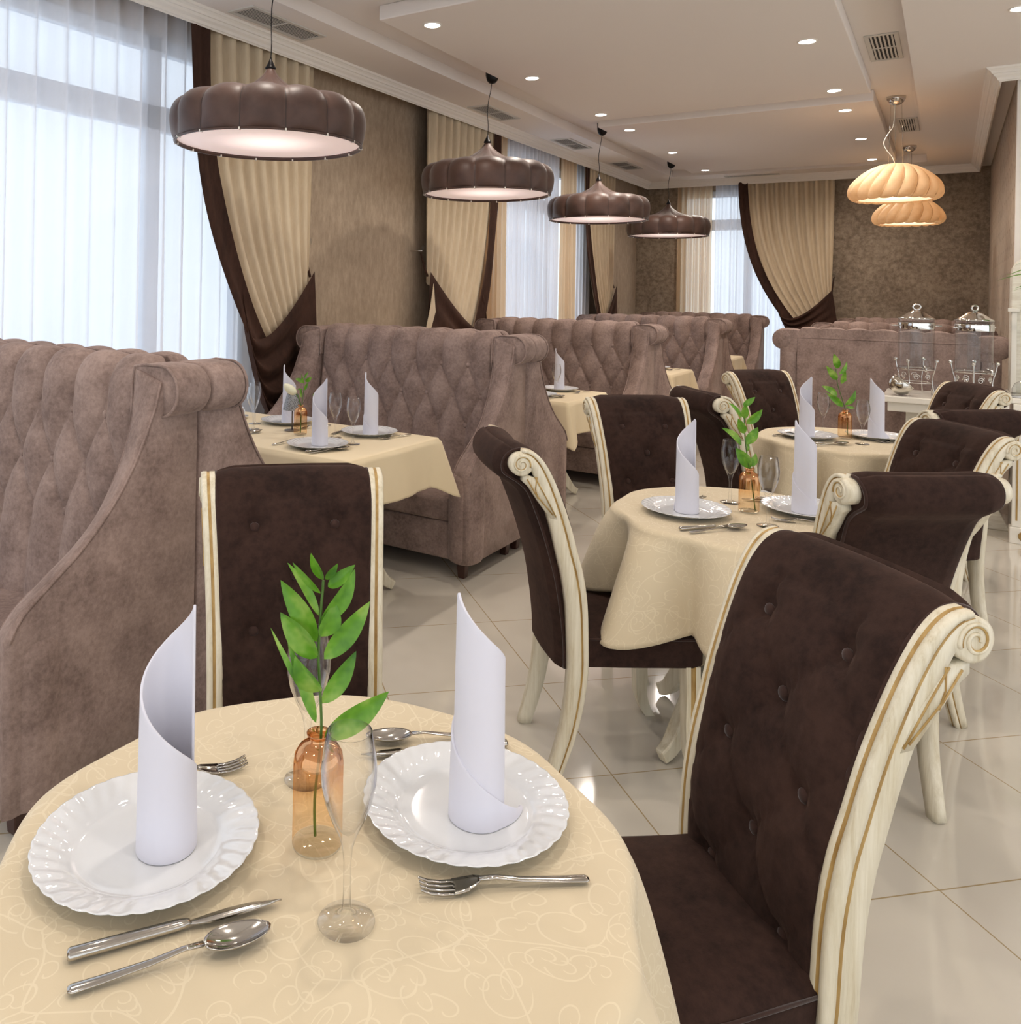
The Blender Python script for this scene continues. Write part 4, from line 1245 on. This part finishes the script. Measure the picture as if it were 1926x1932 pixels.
lay('knife', make_knife, (-.685,2.668), (-.54,2.845), 'steel knife at the front of the middle table, left one of the pair', 'knife', group=gk)
lay('spoon', make_spoon, (-.655,2.648), (-.515,2.830), 'steel spoon at the front of the middle table', 'spoon', group=gs_)
lay('fork', make_fork, (-.862,2.985), (-.722,3.135), 'steel fork behind the left plate of the middle table', 'fork', group=gfo)
lay('fork', make_fork, (-.30,3.02), (-.455,2.985), 'steel fork beside the right plate of the middle table', 'fork', group=gfo)
lay('knife', make_knife, (-.42,3.335), (-.60,3.20), 'steel knife seen through the vase at the back of the middle table', 'knife', group=gk)
lay('spoon', make_spoon, (-.385,3.31), (-.565,3.22), 'steel spoon behind the vase at the back of the middle table', 'spoon', group=gs_)
# --- far round table
put('plate', make_plate, -.608, 4.86, 'white fluted plate on the left of the far round table', 'plate', group=gp)
put('plate', make_plate, -.311, 5.08, 'white fluted plate on the right of the far round table', 'plate', .3, group=gp)
put('napkin', make_napkin, -.615, 4.87, 'rolled white napkin on the left plate of the far round table', 'napkin', .9, ZT+.005, gn)
put('napkin_tail', make_napkin_tail, -.310, 5.07, 'rolled white napkin with a wide foot on the right plate of the far round table', 'napkin', .6+PI-.3, ZT+.005, gn)
put('flute', make_flute, -.555, 5.03, 'champagne flute left of the vase on the far round table', 'glass', group=gf)
put('flute', make_flute, -.355, 4.82, 'champagne flute right of the vase on the far round table', 'glass', group=gf)
put('vase', make_vase, -.445, 4.955, 'copper amber bud vase on the far round table', 'vase', .6, group='copper amber bud vases')
plant('leafy_sprig', 'dark green leafy sprig in the vase on the far round table', (-.445, 4.955, ZT), .6,
      [(718,905),(712,830),(702,770),(660,640),(650,560)],
      [(660,560,630,480,60),(655,620,590,545,60),(665,590,715,520,50),(660,700,570,650,55),(680,640,690,565,40),(690,620,715,615,25),(690,760,610,690,55),(700,750,755,670,60),(705,760,762,765,25),(650,540,655,500,30)], .00100, 703, 780, ws=.6, group='green sprigs in vases')
lay('knife', make_knife, (-.60,4.60), (-.45,4.76), 'steel knife at the front of the far round table', 'knife', group=gk)
lay('spoon', make_spoon, (-.555,4.585), (-.40,4.77), 'steel spoon at the front of the far round table', 'spoon', group=gs_)
lay('fork', make_fork, (-.16,5.07), (-.29,4.93), 'steel fork beside the right plate of the far round table', 'fork', group=gfo)
lay('fork', make_fork, (-.76,4.78), (-.66,4.97), 'steel fork at the left edge of the far round table', 'fork', group=gfo)
# --- booth tables
for x, y, lb in ((-2.42,3.01,'white plate at the near right place of the nearest booth table'), (-2.43,3.44,'white plate at the far right place of the nearest booth table'),
                 (-2.98,3.44,'white plate at the far left place of the nearest booth table'), (-3.12,3.05,'white plate at the near left place of the nearest booth table, mostly behind the scroll')):
    put('plate', make_plate, x, y, lb, 'plate', x, group=gp)
for x, y, a, lb in ((-2.425,3.03,.9,'rolled white napkin on the near right booth plate'), (-2.415,3.43,3.2,'rolled white napkin on the far right booth plate'), (-2.97,3.44,3.3,'pointed white napkin behind the small grey lamp')):
    put('napkin', make_napkin, x, y, lb, 'napkin', a, ZT+.005, gn)
for x, y, lb in ((-2.50,3.245,'champagne flute on the booth table, left one of the pair'), (-2.33,3.165,'champagne flute on the booth table, right one of the pair'), (-2.97,3.16,'champagne flute near the scroll of the nearest sofa, front one'), (-3.09,3.30,'champagne flute near the scroll of the nearest sofa, rear one')):
    put('flute', make_flute, x, y, lb, 'glass', group=gf)
lay('knife', make_knife, (-2.37,2.87), (-2.31,3.09), 'steel knife before the near right booth plate', 'knife', group=gk)
lay('spoon', make_spoon, (-2.34,2.86), (-2.27,3.06), 'steel spoon before the near right booth plate', 'spoon', group=gs_)
lay('fork', make_fork, (-2.60,2.90), (-2.58,3.12), 'steel fork left of the near right booth plate', 'fork', group=gfo)
lay('knife', make_knife, (-2.60,3.52), (-2.56,3.30), 'steel knife left of the far right booth plate', 'knife', group=gk)
lay('fork', make_fork, (-2.25,3.55), (-2.30,3.33), 'steel fork right of the far right booth plate', 'fork', group=gfo)
lay('spoon', make_spoon, (-2.93,2.93), (-2.88,3.13), 'steel spoon beside the scroll of the nearest sofa', 'spoon', group=gs_)
lay('fork', make_fork, (-2.74,3.50), (-2.80,3.31), 'steel fork behind the small grey lamp', 'fork', group=gfo)
t = thing('candle_lamp', 'small grey lamp with perforated shade on the nearest booth table', 'table lamp', (-2.80, 3.27, ZT))
mb = MB(); mb.lathe([(.0002,0),(.040,0),(.040,.003),(.006,.005)], 32); mb.build('base', M['greymetal'], t)
MB().lathe([(.0035,.004),(.0035,.115)], 12).build('stem', M['greymetal'], t)
mb = MB(); mb.lathe([(.050,.108),(.030,.188)], 40, cap0=False, cap1=False); o = mb.build('lamp_shade', M['perf'], t)
put('vase', make_vase, -2.685, 3.20, 'copper amber vase between lamp and napkin on the nearest booth table', 'vase', .6, group='copper amber bud vases')
plant('leafy_sprig', 'green sprig in the vase of the nearest booth table', (-2.685, 3.20, ZT), .6, [(860,900),(880,640),(905,400),(905,250)],
      [(905,300,870,145,55),(910,220,975,110,60),(900,290,760,235,80),(925,270,1030,185,80),(915,400,975,275,80),(890,400,800,400,40),(870,520,850,390,70),(1050,490,1075,440,50)], .00032, 862, 650, ws=.8, group='green sprigs in vases')
t = thing('tulip', 'single ivory tulip leaning over the small grey lamp', 'flower', (-2.685, 3.20, ZT), .6)
mb = MB(); mb.tube(smooth_path([(.0,0,.01),(.002,0,.13),(-.012,0,.185),(-.025,0,.205)], 20), .003, 7); mb.build('stem', M['stem'], t)
mb = MB()
dv = Vector((-.80, -.05, .62)).normalized(); c0 = Vector((-.025,0,.205)); sdv = dv.cross(Vector((0,1,0))).normalized(); tdv = dv.cross(sdv)
rings = []
for s, r in ((0,.004),(.08,.014),(.25,.021),(.5,.022),(.75,.018),(.92,.010),(1,.003)):
    rings.append([c0 + dv*(.078*s) + (sdv*math.cos(a)+tdv*math.sin(a))*r*(1+.06*math.cos(3*a)) for a in [2*PI*j/24 for j in range(24)]])
mb.loft(rings, True, True, True); mb.build('petals', M['tulip'], t)
t = thing('coffee_cup', 'small white cup on a saucer at the window end of the nearest booth table', 'cup', (-3.30, 3.38, ZT))
mb = MB(); mb.lathe([(.0002,.002),(.03,.002),(.062,.011),(.063,.013),(.03,.006),(.0002,.005)], 36); mb.build('saucer', M['china'], t)
mb = MB(); mb.lathe([(.0002,.008),(.020,.008),(.032,.03),(.037,.06),(.035,.06),(.030,.03),(.0002,.012)], 32); mb.build('cup', M['china'], t)
mb = MB(); mb.tube(smooth_path([(.034,0,.05),(.055,0,.05),(.055,0,.03),(.030,0,.022)], 14), .0028, 7); mb.build('handle', M['china'], t)
# second booth table
put('plate', make_plate, -2.43, 5.92, 'white plate at the far place of the second booth table', 'plate', group=gp)
put('plate', make_plate, -2.42, 5.48, 'white plate at the near place of the second booth table', 'plate', .4, group=gp)
put('napkin', make_napkin, -2.43, 5.92, 'rolled white napkin on the second booth table', 'napkin', 3.2, ZT+.005, gn)
put('flute', make_flute, -2.33, 5.62, 'champagne flute on the second booth table', 'glass', group=gf)
put('flute', make_flute, -2.52, 5.72, 'champagne flute beside the scroll of the second booth pair', 'glass', group=gf)
lay('spoon', make_spoon, (-2.29,5.35), (-2.24,5.56), 'steel spoon on the second booth table', 'spoon', group=gs_)
lay('knife', make_knife, (-2.33,5.34), (-2.27,5.56), 'steel knife on the second booth table', 'knife', group=gk)
lay('fork', make_fork, (-2.22,6.0), (-2.27,5.80), 'steel fork at the far plate of the second booth table', 'fork', group=gfo)
# third and fourth booth tables
put('plate', make_plate, -2.42, 8.36, 'white plate on the third booth table', 'plate', group=gp)
put('napkin', make_napkin, -2.46, 8.38, 'rolled white napkin on the third booth table', 'napkin', 3.2, ZT+.005, gn)
lay('fork', make_fork, (-2.2,8.42), (-2.26,8.22), 'steel fork on the third booth table', 'fork', group=gfo)
lay('spoon', make_spoon, (-2.28,7.88), (-2.24,8.08), 'steel spoon on the third booth table', 'spoon', group=gs_)

# ------------------------------------------------------------------ buffet with drink dispensers
t = thing('buffet_table', 'white lacquered buffet table carrying the drink dispensers', 'table', (0, 6.63, 0))
mb = MB(); mb.box(-.36, .31, -.29, .27, .825, .865); bevel(mb.build('tabletop', M['white'], t, False), .006, 3)
mb = MB(); mb.box(-.33, .29, -.26, .24, .765, .825); bevel(mb.build('apron', M['white'], t, False), .004, 2)
for px in (-.14, .22):
    e = [(-.10,0),(.12,0),(.10,.05),(.05,.16),(.02,.32),(.03,.50),(.09,.765),(-.10,.765)]
    R = [[(px+x, y, z) for x, z in e] for y in (.12, .16)]
    mb = MB(); mb.loft(R, True, True, True); bevel(mb.build('leg_panel', M['grain'], t, False), .004, 2)

def make_dispenser():
    t = thing('drink_dispenser', 'x', 'drink dispenser', (0,0,0), 0, 'clear drink dispensers with silver lids')
    r = .104
    mb = MB(); mb.lathe([(r,.175),(r,.50)], 48, cap0=False, cap1=False); mb.build('tank', M['thin'], t)
    mb = MB(); mb.lathe([(.0002,.172),(r,.172),(r,.180),(.0002,.178)], 40); mb.build('tank_floor', M['thin'], t)
    mb = MB(); mb.lathe([(.035,.18),(.035,.46)], 24, cap0=False, cap1=False); mb.build('ice_tube', M['thin'], t)
    mb = MB(); mb.lathe([(r+.003,.435),(r+.004,.44),(r+.004,.475),(r+.003,.48),(r-.002,.48),(r-.002,.435)], 48, cap0=False, cap1=False); mb.build('band', M['chrome'], t)
    mb = MB(); mb.lathe([(r+.004,.500),(r+.006,.505),(r*.9,.515),(.065,.535),(.040,.552),(.030,.556),(.018,.560),(.0002,.562)], 48); mb.build('lid', M['chrome'], t)
    mb = MB(); mb.tube([(.024*math.cos(a), 0, .583+.018*math.sin(a)) for a in [2*PI*k/24 for k in range(25)]], .006, 8, caps=False); mb.build('lid_knob', M['chrome'], t)
    for s in (-1, 1):
        mb = MB(); mb.lathe([(.003,0),(.006,.008),(.004,.016),(.008,.028),(.004,.038),(.007,.046),(.001,.055)], 14, (s*(r+.003) if s > 0 else 0, 0, .457), 'x')
        if s < 0: mb.V = [(-x-(r+.003), y, z) for x, y, z in mb.V]
        mb.build('side_handle', M['chrome'], t)
    # stand: ring, four splayed legs with finials, scrollwork
    mb = MB(); mb.tube([((r+.006)*math.cos(a), (r+.006)*math.sin(a), .165) for a in [2*PI*k/40 for k in range(41)]], .0045, 8, caps=False)
    mb.tube([((r*.9)*math.cos(a), (r*.9)*math.sin(a), .075) for a in [2*PI*k/40 for k in range(41)]], .0035, 6, caps=False)
    mb.build('ring', M['chrome'], t)
    for k in range(4):
        a = PI/4 + k*PI/2; c, s = math.cos(a), math.sin(a)
        pts = [((r+.020)*c, (r+.020)*s, .215), ((r+.012)*c, (r+.012)*s, .17), ((r-.004)*c, (r-.004)*s, .09), ((r+.012)*c, (r+.012)*s, .0)]
        mb = MB(); mb.tube(smooth_path(pts, 16), .0042, 7); mb.ball(((r+.022)*c, (r+.022)*s, .225), .013, 12, 8); mb.build('leg', M['chrome'], t)
    for k in range(4):
        a0 = k*PI/2; mb = MB()
        for sg in (-1, 1):
            pts = []
            for q in range(26):
                th = q/25*PI*2.6; rr = .022*(1-q/25*.75)
                u = sg*(.026 + (rr*math.cos(th) - .022)*-1*.9 - .01); zz = .115 + rr*math.sin(th)
                aa = a0 + u/(r*.95); pts.append((r*.95*math.cos(aa), r*.95*math.sin(aa), zz))
            mb.tube(pts, .003, 6)
        mb.build('scrollwork', M['chrome'], t)
    mb = MB(); mb.lathe([(.014,.0),(.016,.01),(.016,.05),(.014,.06)], 20, (-.0,-r-.03,.175)); mb.build('tap_handle', M['glass'], t)
    mb = MB(); mb.tube([(0,-r+.005,.19),(0,-r-.035,.185),(0,-r-.035,.155)], .008, 10); mb.build('tap', M['chrome'], t)
    return t
dd = make_dispenser(); dd.location = (-.185, 6.66, .866); dd.rotation_euler = (0,0,.45); dd['label'] = 'left clear drink dispenser with silver domed lid on a scrolled stand'
copy_thing(dd, (.135, 6.66, .866), .75, 'right clear drink dispenser with silver domed lid, near the wall')
t = thing('silver_bowl', 'tilted hammered silver ice bowl on the white buffet', 'bowl', (-.285, 6.44, .872), 0)
t.rotation_euler = (0, 0, .6)
o = grid('bowl_body', 48, 18, lambda u, v: (lambda a, r, z: (r*math.cos(a), r*math.sin(a)*.98, z))(2*PI*u, .072*math.sin(PI*(.02+.62*v))*(1+.015*math.cos(12*2*PI*u)*math.sin(9*v)), .070-.070*math.cos(PI*(.02+.62*v))), M['silver'], t, True)
o.modifiers.new('wall', 'SOLIDIFY').thickness = .003; o.rotation_euler = (.25, .62, 0); o.location = (-.02, 0, .012)
mb = MB(); mb.tube([(.068*math.cos(a), .067*math.sin(a), .0955) for a in [2*PI*k/36 for k in range(37)]], .004, 7, caps=False); o = mb.build('rim', M['silver'], t); o.rotation_euler = (.25, .62, 0); o.location = (-.02, 0, .012)
def make_jar():
    mb = MB(); mb.lathe([(.0002,.0),(.030,.0),(.034,.006),(.036,.075),(.034,.075),(.031,.012),(.0002,.010)], 12)
    return mb.build('cut_glass_tumbler', M['glass'], None, False)
put('jar', make_jar, -.06, 6.50, 'cut glass tumbler on the white buffet, left of the pair', 'glass', 0, .866, 'cut glass tumblers')
put('jar', make_jar, .02, 6.47, 'cut glass tumbler on the white buffet, half behind the chair', 'glass', .3, .866, 'cut glass tumblers')

# ------------------------------------------------------------------ white cabinet at the right edge
t = thing('white_cabinet', 'white and gold carved cabinet cut by the right edge of the view', 'cabinet', (.66, 6.78, 0))
mb = MB(); mb.box(-.31, .45, -.27, .30, .0, .86); bevel(mb.build('body', M['white'], t, False), .006, 2)
mb = MB(); mb.box(-.34, .48, -.30, .32, .86, .895); bevel(mb.build('counter', M['white'], t, False), .008, 3)
e = [(-.325,.895),(-.325,1.66),(-.318,1.72),(-.295,1.765),(-.25,1.79),(.38,1.79),(.43,1.77),(.45,1.72),(.45,.895)]
R = [[(x, y, z) for x, z in e] for y in (.06, .30)]
mb = MB(); mb.loft(R, True, True, True); bevel(mb.build('upper_panel', M['grain'], t, False), .006, 2)
mb = MB(); mb.box(-.335,-.19,-.34,-.25,.0,.10); mb.box(-.325,-.20,-.325,-.25,.10,.86); bevel(mb.build('pilaster', M['white'], t, False), .004, 2)
for x in (-.300, -.265, -.230):
    mb = MB(); mb.box(x-.005, x+.005, -.3275, -.32, .14, .80); mb.build('gold_flute', M['gold'], t, False)
mb = MB(); mb.lathe([(.030,-.343),(.026,-.347),(.010,-.345),(.0002,-.350)], 16, (-.262,0,.05), 'y'); mb.build('rosette', M['gold'], t)
mb = MB(); mb.box(-.345, -.28, .02, .06, 1.43, 1.455); mb.box(-.325, -.295, .03, .06, .90, 1.43); bevel(mb.build('shelf_bracket', M['white'], t, False), .004, 2)
t = thing('glass_cloche', 'clear glass dome on the counter at the right edge', 'cake dome', (.43, 6.58, .896))
mb = MB(); mb.lathe([(.10,.0),(.10,.05),(.085,.085),(.05,.108),(.01,.115),(.008,.13),(.0002,.135)], 32, cap0=False, cap1=False); mb.build('dome', M['thin'], t)
mb = MB(); mb.lathe([(.0002,.0),(.11,.0),(.115,.005),(.0002,.008)], 32); mb.build('plate', M['china'], t)
t = thing('potted_palm', 'green palm leaves reaching in from the right edge above the white cabinet', 'plant', (.62, 6.62, .896))
mb = MB(); mb.lathe([(.0002,0),(.06,0),(.075,.05),(.085,.12),(.08,.12),(.0002,.10)], 28); mb.build('pot', M['white'], t)
rnd = random.Random(2)
for k in range(11):
    a = rnd.uniform(0, 2*PI) if k > 3 else PI + (-.25, .05, .3, .5)[k]; L = .30 if k > 3 else (.33,.375,.30,.34)[k]; h = (.80, .765, .86, .70)[k] if k < 4 else rnd.uniform(.6,.9)
    pts = smooth_path([(0,0,.10),(.04*math.cos(a),.04*math.sin(a),.5),(.5*L*math.cos(a), .5*L*math.sin(a), h),(L*math.cos(a), L*math.sin(a), h-.03)], 18)
    mb = MB(); side = Vector((-math.sin(a), math.cos(a), .2)).normalized(); V = []
    for i, p in enumerate(pts):
        w = .019*math.sin(PI*min(1, (i/17)**1.2)*.97+.05)
        V += [p - side*w, p + Vector((0,0,-w*.3)), p + side*w]
    F = [(i*3+j, i*3+j+1, i*3+j+4, i*3+j+3) for i in range(17) for j in range(2)]
    mb.add(V, F); mb.build('leaf', M['leaf'], t)

# ------------------------------------------------------------------ daylight, camera
w = bpy.data.worlds.new('overcast'); S.world = w; w.use_nodes = True
bgn = w.node_tree.nodes['Background']; bgn.inputs[0].default_value = (.92, .96, 1.0, 1); bgn.inputs[1].default_value = 1.3
def portal(loc, rot, sx_, sy_):
    ld = bpy.data.lights.new('daylight_portal', 'AREA'); ld.shape = 'RECTANGLE'; ld.size = sx_; ld.size_y = sy_
    ld.cycles.is_portal = True
    o = link(bpy.data.objects.new('daylight_portal', ld)); o.location = loc; o.rotation_euler = rot
portal((XL-.2, (W1[0]+W1[1])/2, 1.6), (0, -PI/2, 0), 2.9, W1[1]-W1[0])
portal((XL-.2, (W2[0]+W2[1])/2, 1.6), (0, -PI/2, 0), 2.9, W2[1]-W2[0])
portal(((WB[0]+WB[1])/2, YB+.2, 1.6), (-PI/2, 0, 0), WB[1]-WB[0], 2.9)
portal((.5, Y0+.02, 1.6), (PI/2, 0, 0), 8.8, 3.2)  # no window here: the unwalled end lets sky light fill the room
portal((4.98, 2.1, 1.6), (0, PI/2, 0), 3.2, 10.0)

cam = bpy.data.cameras.new('camera'); co = link(bpy.data.objects.new('camera', cam)); S.camera = co
fpx, psi, rho, hy, cx = 1560, .600, .0182, 546.7, 725
cam.sensor_fit = 'HORIZONTAL'; cam.sensor_width = 36; cam.lens = fpx/1926*36
cam.shift_x = (963-cx)/1926; cam.shift_y = -(966-hy)/1926
cam.clip_start = .05; cam.clip_end = 100
F = Vector((-math.sin(psi), math.cos(psi), 0)); R0 = Vector((math.cos(psi), math.sin(psi), 0)); U = Vector((0,0,1))
r = R0*math.cos(rho) + U*math.sin(rho); u = U*math.cos(rho) - R0*math.sin(rho)
co.matrix_world = Matrix(((r.x, u.x, -F.x, 0), (r.y, u.y, -F.y, 0), (r.z, u.z, -F.z, 1.5), (0,0,0,1)))

S.view_settings.view_transform = 'Standard'; S.view_settings.look = 'None'; S.view_settings.exposure = .3; S.view_settings.gamma = 1
S.cycles.max_bounces = 10; S.cycles.diffuse_bounces = 3; S.cycles.glossy_bounces = 3; S.cycles.transmission_bounces = 6
S.cycles.transparent_max_bounces = 16; S.cycles.sample_clamp_indirect = 4; S.cycles.caustics_refractive = False; S.cycles.caustics_reflective = False
S.cycles.use_adaptive_sampling = True; S.cycles.adaptive_threshold = .08; S.cycles.adaptive_min_samples = 16; S.cycles.use_denoising = True; S.cycles.blur_glossy = .5
